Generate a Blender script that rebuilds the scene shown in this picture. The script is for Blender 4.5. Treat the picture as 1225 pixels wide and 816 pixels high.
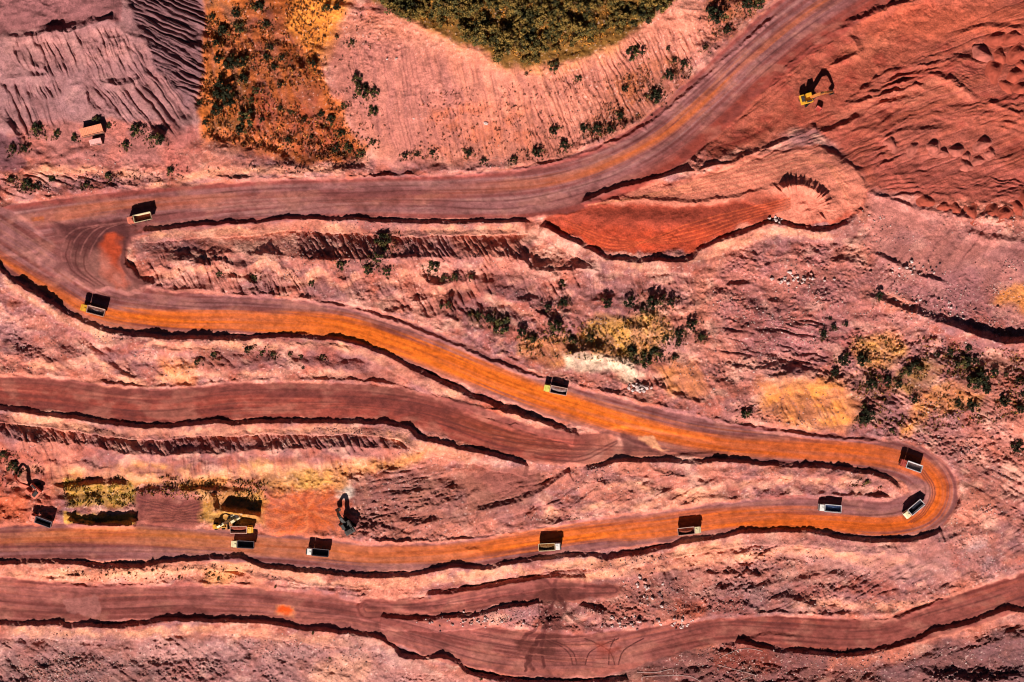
import bpy, bmesh, math, random
import numpy as np
from mathutils import Vector, Matrix
R = math.radians
random.seed(7); RNG = np.random.RandomState(11)
for o in list(bpy.data.objects): bpy.data.objects.remove(o)
SC = bpy.context.scene; COL = SC.collection

# ------------------------------------------------------------ camera, sky, sun, exposure
S = 0.32            # metres per traced unit at datum level
HC = 450.0          # drone height above datum
cam_d = bpy.data.cameras.new('camera'); cam = bpy.data.objects.new('camera', cam_d); COL.objects.link(cam)
cam.location = (0, 0, HC); cam.rotation_euler = (0, 0, 0)
cam_d.sensor_width = 36; cam_d.lens = 36 * HC / (1225 * S); cam_d.clip_start = 1; cam_d.clip_end = 20000
SC.camera = cam
SUN_EL, SUN_AZ = 31.0, 193.0
w = bpy.data.worlds.new('World'); SC.world = w; w.use_nodes = True
nt = w.node_tree; bg = nt.nodes['Background']
sky = nt.nodes.new('ShaderNodeTexSky'); sky.sky_type = 'NISHITA'; sky.sun_disc = False
sky.air_density = .2; sky.dust_density = .4; sky.altitude = 1500; sky.sun_elevation = R(SUN_EL); sky.sun_rotation = R(SUN_AZ)
nt.links.new(sky.outputs[0], bg.inputs[0]); bg.inputs[1].default_value = 0.05
sd = bpy.data.lights.new('sun', 'SUN'); sd.energy = 5.0; sd.angle = R(0.5); sd.color = (1, 0.95, 0.89)
sun = bpy.data.objects.new('sun', sd); COL.objects.link(sun)
az = R(SUN_AZ); el = R(SUN_EL)
to_sun = Vector((math.sin(az) * math.cos(el), math.cos(az) * math.cos(el), math.sin(el)))
sun.rotation_euler = (-to_sun).to_track_quat('-Z', 'Y').to_euler(); sun.location = to_sun * 400
SC.view_settings.view_transform = 'Standard'; SC.view_settings.look = 'None'
SC.render.filter_size = 1.1; SC.cycles.filter_width = 1.1; SC.cycles.diffuse_bounces = 1
SC.view_settings.exposure = 0.46; SC.view_settings.gamma = 1.0; SC.view_settings.use_curve_mapping = False

# ------------------------------------------------------------ small maths
def lin(r, g, b, k=1.0):
    f = lambda c: (c / 255 / 12.92 if c / 255 <= .04045 else ((c / 255 + .055) / 1.055) ** 2.4)
    return (f(r) * k, f(g) * k, f(b) * k)
def sstep(x, a, b):
    t = np.clip((x - a) / (b - a), 0, 1); return t * t * (3 - 2 * t)
_lat = {}
def vnoise(x, y, seed):
    if seed not in _lat: _lat[seed] = np.random.RandomState(seed).rand(256, 256).astype(np.float32) * 2 - 1
    L = _lat[seed]
    xi = np.floor(x); yi = np.floor(y); fx = (x - xi).astype(np.float32); fy = (y - yi).astype(np.float32)
    xi = xi.astype(np.int32) & 255; yi = yi.astype(np.int32) & 255; x1 = (xi + 1) & 255; y1 = (yi + 1) & 255
    fx = fx * fx * (3 - 2 * fx); fy = fy * fy * (3 - 2 * fy)
    a = L[yi, xi]; b = L[yi, x1]; c = L[y1, xi]; d = L[y1, x1]
    a = a + (b - a) * fx; c = c + (d - c) * fx
    return a + (c - a) * fy
def fbm(x, y, seed, octv=4, gain=.5):
    o = 0; amp = 1; tot = 0
    for k in range(octv):
        ca, sa = math.cos(.7 * k + .3), math.sin(.7 * k + .3)
        o = o + amp * vnoise((x * ca - y * sa) * 2 ** k + 17.3 * k, (x * sa + y * ca) * 2 ** k + 9.1 * k, seed + k)
        tot += amp; amp *= gain
    return o / tot * 1.6
def lnoise(x, y, seed, octv=3, gain=.5):        # keeps its axes: for streaks
    o = 0; amp = 1; tot = 0
    for k in range(octv):
        o = o + amp * vnoise(x * 2 ** k + 31.7 * k, y * 2 ** k + 11.9 * k, seed + k); tot += amp; amp *= gain
    return o / tot * 1.5

# ------------------------------------------------------------ the survey grid
def axis(lo, hi, step, far):
    a = list(np.arange(lo, hi + .01, step)); d = 2.0; x = lo
    L = []
    while x > lo - far: x -= d; d *= 1.35; L.append(x)
    Rr = []; x = hi; d = 2.0
    while x < hi + far: x += d; d *= 1.35; Rr.append(x)
    return np.array(L[::-1] + a + Rr, dtype=np.float32)
GU = axis(-60, 1285, .8, 9000); GV = axis(-52, 868, .8, 9000)
U, V = np.meshgrid(GU, GV); SH = U.shape

def smooth_line(pts, step=6.0):
    P = np.array(pts, dtype=float); n = len(P)
    if n < 3: 
        k = max(2, int(np.hypot(*(P[1, :2] - P[0, :2])) / step) + 1)
        return np.array([P[0] + (P[1] - P[0]) * t for t in np.linspace(0, 1, k)])
    out = []
    for i in range(n - 1):
        p0 = P[max(i - 1, 0)]; p1 = P[i]; p2 = P[i + 1]; p3 = P[min(i + 2, n - 1)]
        k = max(1, int(np.hypot(*(p2[:2] - p1[:2])) / step))
        for j in range(k):
            t = j / k
            out.append(.5 * ((2 * p1) + (-p0 + p2) * t + (2 * p0 - 5 * p1 + 4 * p2 - p3) * t * t + (-p0 + 3 * p1 - 3 * p2 + p3) * t ** 3))
    out.append(P[-1]); return np.array(out)
def along(pts, margin, step=6.0):
    """distance field of a line on its own window: (slices, signed d (>0 right of travel), s, attrs)"""
    P = smooth_line(pts, step); A = P[:, 2:]; P = P[:, :2]
    seg = np.hypot(*(P[1:] - P[:-1]).T); cs = np.concatenate([[0], np.cumsum(seg)])
    i0 = np.searchsorted(GU, P[:, 0].min() - margin); i1 = np.searchsorted(GU, P[:, 0].max() + margin)
    j0 = np.searchsorted(GV, P[:, 1].min() - margin); j1 = np.searchsorted(GV, P[:, 1].max() + margin)
    if i1 <= i0 or j1 <= j0: return None
    shp = (j1 - j0, i1 - i0)
    best = np.full(shp, 1e9, np.float32); idx = np.zeros(shp, np.int32); tt = np.zeros(shp, np.float32); sg = np.ones(shp, np.float32)
    gu = GU[i0:i1]; gv = GV[j0:j1]
    for k in range(len(P) - 1):
        a, b = P[k], P[k + 1]; d = b - a; L2 = max(d @ d, 1e-9)
        x0 = np.searchsorted(gu, min(a[0], b[0]) - margin); x1 = np.searchsorted(gu, max(a[0], b[0]) + margin)
        y0 = np.searchsorted(gv, min(a[1], b[1]) - margin); y1 = np.searchsorted(gv, max(a[1], b[1]) + margin)
        if x1 <= x0 or y1 <= y0: continue
        px = gu[None, x0:x1] - a[0]; py = gv[y0:y1, None] - a[1]
        t = np.clip((px * d[0] + py * d[1]) / L2, 0, 1)
        dist = np.hypot(px - t * d[0], py - t * d[1])
        sl = (slice(y0, y1), slice(x0, x1)); m = dist < best[sl]
        best[sl] = np.where(m, dist, best[sl]); idx[sl] = np.where(m, k, idx[sl]); tt[sl] = np.where(m, t, tt[sl])
        sg[sl] = np.where(m, np.where(d[0] * py - d[1] * px >= 0, 1, -1), sg[sl])
    s = cs[idx] + tt * seg[np.minimum(idx, len(seg) - 1)]
    at = [A[idx, c] * (1 - tt) + A[np.minimum(idx + 1, len(A) - 1), c] * tt for c in range(A.shape[1])]
    return (slice(j0, j1), slice(i0, i1)), best * sg, s, at
def poly_sd(pts, margin):
    P = np.array(pts, dtype=float)
    i0 = np.searchsorted(GU, P[:, 0].min() - margin); i1 = np.searchsorted(GU, P[:, 0].max() + margin)
    j0 = np.searchsorted(GV, P[:, 1].min() - margin); j1 = np.searchsorted(GV, P[:, 1].max() + margin)
    sl = (slice(j0, j1), slice(i0, i1))
    x = U[sl] + WX[sl]; y = V[sl] + WY[sl]
    best = np.full(x.shape, 1e9, np.float32); ins = np.zeros(x.shape, bool)
    for k in range(len(P)):
        a = P[k]; b = P[(k + 1) % len(P)]; d = b - a
        px = x - a[0]; py = y - a[1]; t = np.clip((px * d[0] + py * d[1]) / max(d @ d, 1e-9), 0, 1)
        best = np.minimum(best, np.hypot(px - t * d[0], py - t * d[1]))
        if abs(d[1]) > 1e-9:
            c = ((a[1] > y) != (b[1] > y)) & (px < d[0] * py / d[1]); ins ^= c
    return sl, np.where(ins, -best, best)
WX = fbm(U / 22, V / 22, 201, 4) * 7; WY = fbm(U / 22, V / 22, 211, 4) * 7
def zone(pts, feather):
    sl, d = poly_sd(pts, feather + 14)
    return sl, sstep(d, feather, -feather)
def ell(cu, cv, ru, rv, rot=0, n=18):
    c, s_ = math.cos(R(rot)), math.sin(R(rot))
    return [(cu + ru * math.cos(t) * c - rv * math.sin(t) * s_, cv + ru * math.cos(t) * s_ + rv * math.sin(t) * c) for t in [2 * math.pi * k / n for k in range(n)]]

# ------------------------------------------------------------ terrain: spot heights
SPOT = [(-120,-100,42),(150,-100,48),(245,-100,30),(330,-100,30),(450,-100,38),(600,-100,42),(800,-100,38),(920,-80,22),(1060,-90,18),(1200,-100,19),(1345,-100,20),
(0,0,34),(80,20,35),(150,0,37),(165,55,31),(205,40,24),(242,0,21),(242,80,17),(320,0,24),(320,100,18.5),(400,40,25),(450,0,31),(600,0,37),(600,60,33),(700,40,32),(800,0,31),(880,30,19),(930,16,15.5),(1050,0,15.5),(1225,0,17),(1345,50,17),
(-120,100,27),(0,50,31),(0,100,24),(100,60,31),(100,100,26),(180,110,21),(225,140,15.5),(420,100,23),(530,100,26),(640,110,23.5),(750,100,19),(840,90,14.5),(940,110,14),(1100,120,15),(1225,110,16),
(0,160,18),(110,160,18),(110,200,15),(225,195,13),(300,170,15),(420,180,14.5),(560,180,15),(680,175,13.5),
(0,225,13),(200,225,12.3),(400,225,12.3),(560,225,12.5),(720,205,13),(860,180,13.5),(1000,150,14),(1120,200,14.5),(1225,200,15),
(-100,270,12),(0,275,12),(150,255,12),(330,245,12),(500,240,12),(640,235,12.5),
(760,260,13),(860,240,14),(960,215,15),(1020,225,14.5),(720,280,12.2),(800,285,12.5),
(200,290,9.5),(330,285,9.5),(480,285,9.5),(600,285,9.5),(200,325,10),(330,330,9.5),(480,325,9),(600,330,9),(720,330,8.5),(850,320,9),(1000,300,11),(1100,270,13),(1225,270,14),(1345,300,14),
(60,320,11),(120,360,10),(300,378,8),(450,398,6),(560,440,4.5),(670,478,3),(800,515,1.5),(950,538,0),(1080,555,-2),(1125,590,-3.5),(1080,625,-5),
(640,390,7.5),(760,390,7.5),(760,440,5),(850,400,8),(900,450,6),(1000,400,8.5),(1000,470,4.5),(1150,350,11),(1150,450,7),(1225,400,10),(1225,470,7),(1225,560,2),(1180,640,-4),(1300,500,7),
(0,400,4),(150,430,1.8),(300,430,1.5),(450,435,1.8),(600,490,1.5),
(0,467,-1),(200,486,-1),(400,480,-.5),(560,505,0),(660,540,.3),(740,525,1),
(0,530,-3.5),(200,545,-4),(400,540,-3.5),(500,550,-3),(100,600,-10.5),(250,590,-9),(370,590,-9),(470,590,-6),(600,580,-3),(680,590,-3.5),(850,575,-1.8),(960,572,-2),(1050,582,-3),
(950,614,-6),(800,630,-7),(650,645,-8),(500,662,-9),(380,660,-10),(200,650,-11),(0,650,-12),(-120,650,-12),
(100,688,-14.5),(300,690,-14),(480,698,-13),(600,690,-12.5),(760,680,-11),(900,670,-9.5),(1000,675,-9.5),(1100,690,-11),(1200,660,-7),(1345,640,-5),
(0,718,-17),(200,720,-17),(380,732,-17),(600,780,-18.5),(720,783,-18.5),(860,755,-17),(1000,760,-16.5),(1100,745,-15),(1225,710,-13),
(560,745,-16),(700,740,-15.5),(830,720,-14),(960,720,-13),(0,780,-21),(200,780,-21.5),(400,790,-22),(560,816,-22),(880,800,-19.5),(1050,810,-20.5),(1225,770,-17.5),
(-120,900,-30),(300,900,-30),(700,900,-28),(1100,900,-28),(1345,900,-28),(-120,400,4),(1345,780,-19)]
sp = np.array(SPOT, dtype=float)
def tps_fit(sp, lam=.02):
    n = len(sp); q = sp[:, :2] / 400; d = np.hypot(q[:, None, 0] - q[None, :, 0], q[:, None, 1] - q[None, :, 1])
    K = np.where(d > 0, d * d * np.log(d + 1e-12), 0) + lam * 0.02 * np.eye(n)
    Pm = np.c_[np.ones(n), q]; M = np.block([[K, Pm], [Pm.T, np.zeros((3, 3))]])
    return np.linalg.solve(M, np.r_[sp[:, 2], 0, 0, 0])
wt = tps_fit(sp)
def tps(u, v):
    q = np.stack([u.ravel(), v.ravel()], 1) / 400; o = np.zeros(len(q)); n = len(sp)
    for i in range(n):
        d2 = (q[:, 0] - sp[i, 0] / 400) ** 2 + (q[:, 1] - sp[i, 1] / 400) ** 2
        o += wt[i] * .5 * d2 * np.log(d2 + 1e-12)
    return (o + wt[n] + q @ wt[n + 1:]).reshape(u.shape)
cu = np.linspace(-120, 1345, 184); cv = np.linspace(-100, 900, 126)
cg = tps(*np.meshgrid(cu, cv))
def coarse(u, v):
    x = np.clip((u + 120) / 1465 * 183, 0, 182.999); y = np.clip((v + 100) / 1000 * 125, 0, 124.999)
    xi = x.astype(int); yi = y.astype(int); fx = x - xi; fy = y - yi
    def wts(t): return [(1 - t) ** 3 / 6, (3 * t ** 3 - 6 * t * t + 4) / 6, (-3 * t ** 3 + 3 * t * t + 3 * t + 1) / 6, t ** 3 / 6]
    wx = wts(fx); wy = wts(fy); o = 0
    for a in range(4):
        r = 0; yy = np.clip(yi + a - 1, 0, 125)
        for b in range(4): r = r + wx[b] * cg[yy, np.clip(xi + b - 1, 0, 183)]
        o = o + wy[a] * r
    return o
Z = coarse(U, V).astype(np.float32)

# ------------------------------------------------------------ roads: u, v, half width, lane offset, lane half width, lane strength
ROADS = {
 'A': [(-120,292,38,0,10,0),(-60,284,33,0,10,0),(0,276,30,0,10,0),(100,262,27,-10,7,.5),(200,250,26,-8,8,.35),(330,240,25,0,8,.15),(450,236,24,5,8,.1),(560,235,27,-6,7,.2),(650,228,31,-9,6,.5),(720,208,33,-8,5,.75),(790,172,35,-7,4,.9),(850,122,36,-6,4,.9),(900,75,36,-5,4,.8),(960,26,38,-5,4,.6),(1020,-14,40,-5,4,.4),(1100,-70,44,-5,4,.4)],
 'B': [(-120,240,42,20,9,.4),(-60,250,40,20,8,.5),(0,285,33,20,6,.55),(60,324,31,17,6,.65),(120,360,29,14,8,.8),(200,374,26,9,11,1),(300,377,23,8,12,1),(400,384,21,5,13,1),(470,403,22,5,13,1),(540,430,22,4,13,1),(610,459,21,3,13,1),(680,483,21,3,13,1),(760,506,23,4,12,.9),(840,524,23,4,12,.8),(930,533,21,3,12,.75),(1000,539,19,1,12,.75),(1055,546,19,0,13,.7),(1095,559,23,-2,14,.7),(1115,584,31,-12,9,.9),(1103,610,27,-11,9,1),(1060,620,21,-10,9,1),(1000,616,21,-9,10,1),(930,615,19,-7,12,1),(860,621,19,-1,11,.9),(780,632,19,1,11,.9),(700,641,18,2,10,.85),(620,653,17,3,11,.8),(540,664,16,2,10,.7),(450,668,16,4,9,.65),(380,662,19,4,10,.6),(300,656,18,4,10,.6),(200,650,20,6,10,.65),(100,648,22,8,10,.6),(0,650,20,5,10,.35),(-60,652,20,5,10,.3),(-120,653,20,5,10,.3)],
 'D': [(-120,458,18,0,8,0),(-60,462,18,0,8,0),(0,467,17,0,8,0),(60,472,20,0,8,0),(130,482,20,0,8,0),(200,486,20,0,8,0),(280,479,21,0,8,0),(360,479,21,0,8,0),(440,481,21,0,8,0),(510,492,22,0,8,0),(580,513,23,0,8,.1),(640,531,20,0,8,.1),(700,536,17,0,8,0),(750,530,17,0,8,0),(800,532,12,0,8,0),(850,534,6,0,8,0)],
 'E': [(-120,716,26,0,8,0),(-60,716,26,0,8,0),(0,716,26,0,8,0),(100,722,22,0,8,0),(200,720,20,0,8,0),(300,723,20,0,8,0),(380,731,20,0,8,0),(440,740,18,0,8,0),(500,757,22,0,8,0),(560,772,25,0,8,0),(640,783,27,0,8,0),(720,783,25,0,8,0),(790,768,19,0,8,0),(860,755,15,0,8,0),(930,756,19,0,8,0),(1000,760,20,0,8,0),(1060,757,19,0,8,0),(1120,741,21,0,8,0),(1180,723,21,0,8,0),(1225,708,21,0,8,0),(1300,692,21,0,8,0),(1380,680,21,0,8,0)],
 'F': [(440,728,12,0,8,0),(500,728,11,0,8,0),(560,717,13,0,8,0),(620,706,13,0,8,0),(670,705,13,0,8,0),(735,706,5,0,8,0)],
}
RM = np.zeros(SH, np.float32); RID = np.zeros(SH, np.int8); FLAT = np.zeros(SH, np.float32)
ROADF = {}
Zr = Z.copy()
wob = fbm(U / 14, V / 14, 301, 3) * 2.2
for rid, (k, pts) in enumerate(ROADS.items(), 1):
    sl, d, s, at = along(pts, 90)
    P = smooth_line(pts); seg = np.hypot(*(P[1:, :2] - P[:-1, :2]).T); cs = np.concatenate([[0], np.cumsum(seg)])
    zc = coarse(P[:, 0], P[:, 1]); ker = np.ones(9) / 9; zc = np.convolve(np.pad(zc, 4, 'edge'), ker, 'valid')
    zr = np.interp(s, cs, zc); ad = np.abs(d) + wob[sl]
    m = sstep(ad, at[0] + 5, at[0] - 1); mr = sstep(ad, at[0] + 1.6, at[0] - 1.6)
    old = RM[sl]; wgt = np.where(m > 0, m / (m + FLAT[sl] * (1 - m * .5) + 1e-6), 0)
    Zr[sl] = Zr[sl] * (1 - m) + (zr * wgt + Zr[sl] * (1 - wgt)) * m if rid > 1 else Zr[sl] * (1 - m) + zr * m
    FLAT[sl] = np.maximum(FLAT[sl], m)
    up = mr > old; RID[sl] = np.where(up & (mr > .5), rid, RID[sl]); RM[sl] = np.maximum(old, mr)
    ROADF[k] = (sl, d, s, at, mr)
Z = Zr
del Zr
sl, m = zone([(40,262),(165,273),(149,292),(150,316),(180,343),(110,350),(50,322)], 4)
Z[sl] = Z[sl] * (1 - m) + (11.9 + (300 - V[sl]) * .012) * m; FLAT[sl] = np.maximum(FLAT[sl], m); RM[sl] = np.maximum(RM[sl], m); RID[sl] = np.where((m > .5) & (RID[sl] == 0), 2, RID[sl]); JW = (sl, m)
# worked flats (graded, not haul road): red digging ground, platform, pads
def flat_zone(pts, feather, k):
    sl, m = zone(pts, feather); FLAT[sl] = np.maximum(FLAT[sl], m * k)
REDG = [(1060,-40),(985,25),(930,60),(870,125),(835,184),(852,190),(905,172),(975,150),(1010,185),(1040,225),(1110,235),(1225,245),(1330,250),(1330,-40)]
PLAT = [(692,243),(760,222),(850,203),(930,179),(980,177),(1015,190),(1037,222),(1030,247),(1005,264),(985,270),(940,264),(890,272),(842,288),(826,302),(780,306),(735,303),(700,290),(662,270),(645,259)]
flat_zone(REDG, 8, .55); flat_zone(PLAT, 4, .62)
flat_zone([(160,590),(242,592),(244,630),(160,632)], 4, .9); flat_zone([(318,600),(410,585),(420,640),(320,645)], 8, .8)
flat_zone([(540,560),(640,555),(655,580),(620,600),(560,600)], 6, .6); flat_zone([(600,690),(720,690),(700,720),(560,725)], 6, .7)
NAT = 1 - FLAT

# ------------------------------------------------------------ terrain relief: undulation, rubble, gullies
PATCH = .12 + .88 * sstep(fbm(U / 38, V / 26, 451, 3), -.15, .55); PATCH2 = .2 + .8 * sstep(fbm(U / 55, V / 34, 461, 3), -.3, .4)
CALM = np.ones(SH, np.float32)
for P_ in ([(400,20),(480,20),(620,90),(780,40),(850,30),(780,130),(680,190),(440,195),(390,100)], [(0,40),(170,60),(235,130),(205,190),(0,160)], [(1040,235),(1225,275),(1290,280),(1290,420),(1160,395),(1040,345)], [(160,268),(365,262),(640,262),(640,318),(365,318),(160,312)], [(-60,500),(500,502),(510,542),(300,546),(-60,540)]):
    sl, m = zone(P_, 8); CALM[sl] *= 1 - .8 * m
Z += CALM * NAT * (fbm(U / 60, V / 40, 401, 4) * 1.8 + (.5 - np.abs(fbm(U / 34, V / 20, 471, 3))) * 1.15 * PATCH2 + fbm(U / 18, V / 13, 411, 3) * .6 * PATCH2)
RUB = np.full(SH, .13, np.float32)
def rub(pts, feather, a):
    sl, m = zone(pts, feather); RUB[sl] = RUB[sl] * (1 - m) + a * m
rub([(0,0),(245,0),(245,140),(200,190),(0,190)], 10, .05)
rub([(400,60),(640,90),(700,190),(450,200)], 15, .07)
rub([(860,300),(1225,250),(1225,400),(1060,420),(860,420)], 15, .2)
rub([(-60,750),(440,760),(500,800),(700,840),(600,880),(-60,880)], 8, .26)
rub([(820,770),(1225,735),(1290,880),(800,880)], 12, .3)
rub([(700,660),(1000,650),(1000,730),(760,750),(680,740)], 12, .3)
rub([(480,735),(600,725),(740,740),(640,755)], 6, .36)
rub([(840,400),(1020,400),(1000,520),(840,490)], 12, .24)
rub([(1020,400),(1225,410),(1225,620),(1140,540),(1000,520)], 12, .26)
rub([(400,560),(560,590),(760,560),(780,600),(430,650)], 10, .22)
rub([(0,400),(60,400),(100,440),(20,450)], 8, .2)
SMOOTH = [([(912,455),(945,448),(1000,460),(1028,470),(1028,500),(1000,518),(912,495)],.7),([(365,268),(640,272),(640,312),(365,312)],.55),([(0,500),(500,508),(500,538),(0,546)],.5),
 ([(785,440),(845,440),(840,475),(800,472)],.7),([(672,424),(770,450),(720,446)],.6),([(0,545),(330,538),(440,550),(300,560),(60,570)],.7),([(1040,240),(1225,285),(1225,345),(1060,320)],.6),([(900,645),(1140,655),(1100,690),(940,680)],.6),
 ([(850,190),(1225,0),(1225,240),(1040,230)],.5),([(380,380),(500,430),(540,460),(420,450),(340,430)],.6),([(500,330),(620,320),(640,350),(560,360)],.6)]
n1 = fbm(U / 4.2, V / 3.6, 421, 2); n2 = fbm(U / 2.1, V / 2.0, 431, 2)
for P_, k_ in SMOOTH:
    sl, m = zone(P_, 6); RUB[sl] *= 1 - m * k_; PATCH[sl] *= 1 - m * k_ * .6
RP = RUB * (.35 + .95 * PATCH)
Z += NAT * RP * (n1 * 1.35 + n2 * .9)
Z += (1 - NAT) * .035 * n2
GUL = np.zeros(SH, np.float32)
def gully(pts, feather, ang, wl, stretch, amp, seed, sharp=1.0):
    sl, m = zone(pts, feather); c, s_ = math.cos(R(ang)), math.sin(R(ang))
    x = U[sl] + WX[sl] * .35; y = V[sl] + WY[sl] * .35
    p = x * c + y * s_; q = -x * s_ + y * c
    a = vnoise(p / (wl * stretch), q / wl, seed); b = vnoise(p / (wl * stretch * .6) + 5, q / (wl * .47) + 3, seed + 1)
    g = -(1 - np.abs(a)) ** (3 * sharp) - .5 * (1 - np.abs(b)) ** (3 * sharp)
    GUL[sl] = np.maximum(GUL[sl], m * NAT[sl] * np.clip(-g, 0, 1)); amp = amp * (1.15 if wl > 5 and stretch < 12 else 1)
    Z[sl] += m * (NAT[sl] * .8 + .2) * amp * g * (.25 + .9 * PATCH2[sl] if wl > 5 and stretch < 12 else 1)
gully([(150,-40),(250,-40),(246,60),(238,125),(205,95),(178,65),(158,20)], 4, 26, 5.5, 12, 1.5, 501)
gully([(20,45),(140,30),(172,62),(180,85),(60,92),(20,75)], 6, 66, 5, 9, 1.1, 503)
gully([(100,90),(185,70),(232,130),(210,160),(120,140)], 6, 52, 7, 10, 1.2, 505)
gully([(0,95),(70,95),(80,150),(20,160)], 6, 72, 6, 8, 1.1, 507)
gully([(420,40),(640,90),(680,190),(480,200),(400,110)], 14, 80, 5, 16, .45, 509)
gully([(640,90),(770,40),(850,30),(830,80),(740,170),(640,180)], 10, 68, 5, 11, .85, 511)
gully([(0,400),(330,400),(480,430),(680,500),(500,470),(330,455),(0,445)], 8, 40, 8, 6, .45, 513)
gully([(165,305),(620,312),(720,330),(640,400),(400,360),(200,345)], 8, 66, 7, 6, .75, 515)
gully([(365,270),(620,275),(640,312),(365,312)], 3, 58, 4.5, 5, .7, 517)
gully([(0,500),(500,510),(500,536),(0,545)], 3, 60, 4.5, 5, .7, 519)
gully([(0,545),(330,535),(500,540),(440,570),(60,575)], 5, 80, 7, 5, .45, 521)
gully([(720,310),(860,310),(820,370),(700,350)], 8, 80, 5, 10, .4, 523)
gully([(640,380),(840,380),(1020,440),(1000,515),(760,470),(640,430)], 8, 62, 7, 5, .4, 525)
gully([(1000,280),(1225,260),(1225,385),(1060,350)], 10, 128, 12, 8, .55, 527)
gully([(1020,420),(1225,410),(1225,640),(1160,580),(1020,510)], 10, 30, 8, 5, .65, 529)
gully([(840,380),(1010,380),(1000,450),(850,450)], 8, 12, 9, 5, .8, 531)
gully([(900,640),(1140,640),(1225,560),(1225,690),(1040,735),(900,725)], 8, 152, 9, 6, .55, 533)
gully([(0,755),(420,765),(560,880),(0,880)], 8, 38, 10, 4, .35, 535)
gully([(820,790),(1000,780),(1225,740),(1225,880),(820,880)], 8, 150, 9, 4, .7, 537)
gully([(560,560),(1080,570),(1060,600),(800,612),(640,640),(440,650)], 6, 150, 7, 5, .35, 539)
gully([(460,555),(660,560),(640,610),(440,640),(430,600)], 6, 168, 6, 6, .5, 541)
gully([(900,190),(1230,-20),(1230,240),(1040,230)], 12, 160, 5.5, 13, .5, 543)
gully([(0,210),(240,210),(200,222),(0,245)], 4, 20, 7, 5, .9, 545)
gully([(240,0),(330,0),(430,190),(260,190)], 8, 70, 9, 4, .5, 547)
gully([(640,180),(930,-10),(1100,-10),(860,180),(700,250)], 6, -42, 7, 14, .16, 549)

# ridges, windrows, berms and scarps: crest line, height, run on the left and on the right of travel
jit3 = fbm(U / 3.2, V / 3.2, 621, 2); jit = fbm(U / 9, V / 9, 601, 3); jit2 = fbm(U / 30, V / 30, 611, 2)
def ridge(pts, h, wl_, wr_, jn=1.6, hv=.3, taper=14, sharp=1):
    r = along(pts, max(wl_, wr_) + 8, 5)
    if r is None: return
    sl, d, s, at = r; d = d + jit[sl] * jn * .8 + jit3[sl] * .7
    tot = s.max(); e = np.clip(np.minimum(s, tot - s) / max(taper, .1), 0, 1) if taper else 1
    x = np.where(d < 0, -d / wl_, d / wr_); f = np.clip(1 - x, 0, 1); f = f * f * (3 - 2 * f) if sharp == 0 else f ** sharp
    hh = h * (at[0] if at else 1.0)
    Z[sl] += hh * f * e * np.clip(1 + jit2[sl] * hv + jit[sl] * hv * .3, .25, 1.8)
def berm(pts, h, wl_, wr_):
    sl, d, s, at = along(pts, wr_ + 26, 4); P = smooth_line(pts, 4)
    T = np.gradient(P[:, :2], axis=0); T /= np.hypot(T[:, 0], T[:, 1])[:, None] + 1e-9; N = np.stack([T[:, 1], -T[:, 0]], 1)
    q = P[:, :2] + N * 9; iu = np.clip(np.searchsorted(GU, q[:, 0]), 0, len(GU) - 1); iv = np.clip(np.searchsorted(GV, q[:, 1]), 0, len(GV) - 1)
    z0 = Z0[iv, iu]; z0 = np.convolve(np.pad(z0, 5, 'edge'), np.ones(11) / 11, 'valid')
    seg = np.hypot(*(P[1:, :2] - P[:-1, :2]).T); cs = np.concatenate([[0], np.cumsum(seg)]); zr = np.interp(s, cs, z0)
    tot = s.max(); e = np.clip(np.minimum(s, tot - s) / 12, 0, 1)
    d = d + jit2[sl] * 1.8 + jit[sl] * .8 + jit3[sl] * .5; hh = h * .62 * np.clip(1 + .28 * jit2[sl] + .05 * jit[sl], .35, 1.5)
    tgt = zr + np.where(d < 0, hh * (1 + d / wl_), hh * (1 - d / wr_)) - (1 - e) * 6 + jit3[sl] * .12
    ok = (d > -wl_ - 1) & (d < wr_ + 5)
    Z[sl] = np.where(ok, np.maximum(Z[sl], tgt), Z[sl])
ridge([(330,408),(380,416),(430,424),(470,440),(500,458),(520,472)], 1.3, 4, 6, 3, .6); ridge([(100,404),(150,412),(220,417),(300,416)], 1.1, 4, 6, 3, .6); ridge([(520,470),(560,490),(600,505),(640,514)], 1.1, 4, 6, 3, .6)
ridge([(0,690),(60,688),(140,692),(180,689)], .9, 4, 6, 3, .6); ridge([(780,570),(850,566),(930,568)], .9, 4, 6, 3, .6)
Z0 = Z.copy()
# safety berms along the outer edge of the haul roads
berm([(160,277),(230,272),(300,267),(360,263),(420,265),(480,268),(560,267),(640,266)], 1.95, 4, 9)
berm([(688,248),(720,234),(760,221),(800,211),(850,201),(900,184),(940,168),(985,146)], 2.30, 5, 7)
berm([(640,266),(665,279),(700,297),(725,309),(780,314),(825,312),(840,298),(880,283),(920,269),(950,274),(985,277),(1012,268),(1037,242)], 2.64, 5, 9)
berm([(-60,270),(0,325),(40,353),(90,380),(140,401),(220,407),(300,406),(340,404),(400,408),(460,425),(510,450),(560,474),(610,495),(650,508),(700,521)], 2.30, 5, 9)
berm([(-60,480),(0,491),(60,498),(120,507),(180,513),(260,508),(330,507),(420,507),(480,512),(500,525),(530,533),(580,545),(640,559)], 2.30, 5, 9)
berm([(690,562),(720,559),(760,553),(800,554),(860,555),(950,558),(1020,565),(1060,575),(1082,592)], 2.18, 5, 9)
berm([(-60,674),(0,676),(50,672),(140,680),(200,674),(280,668),(320,680),(400,688),(450,692),(520,686),(545,681),(580,681),(620,674),(700,665),(730,670),(780,660),(850,646),(900,639),(960,637),(1000,645),(1050,650),(1100,648),(1135,632)], 2.30, 5, 9)
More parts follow.
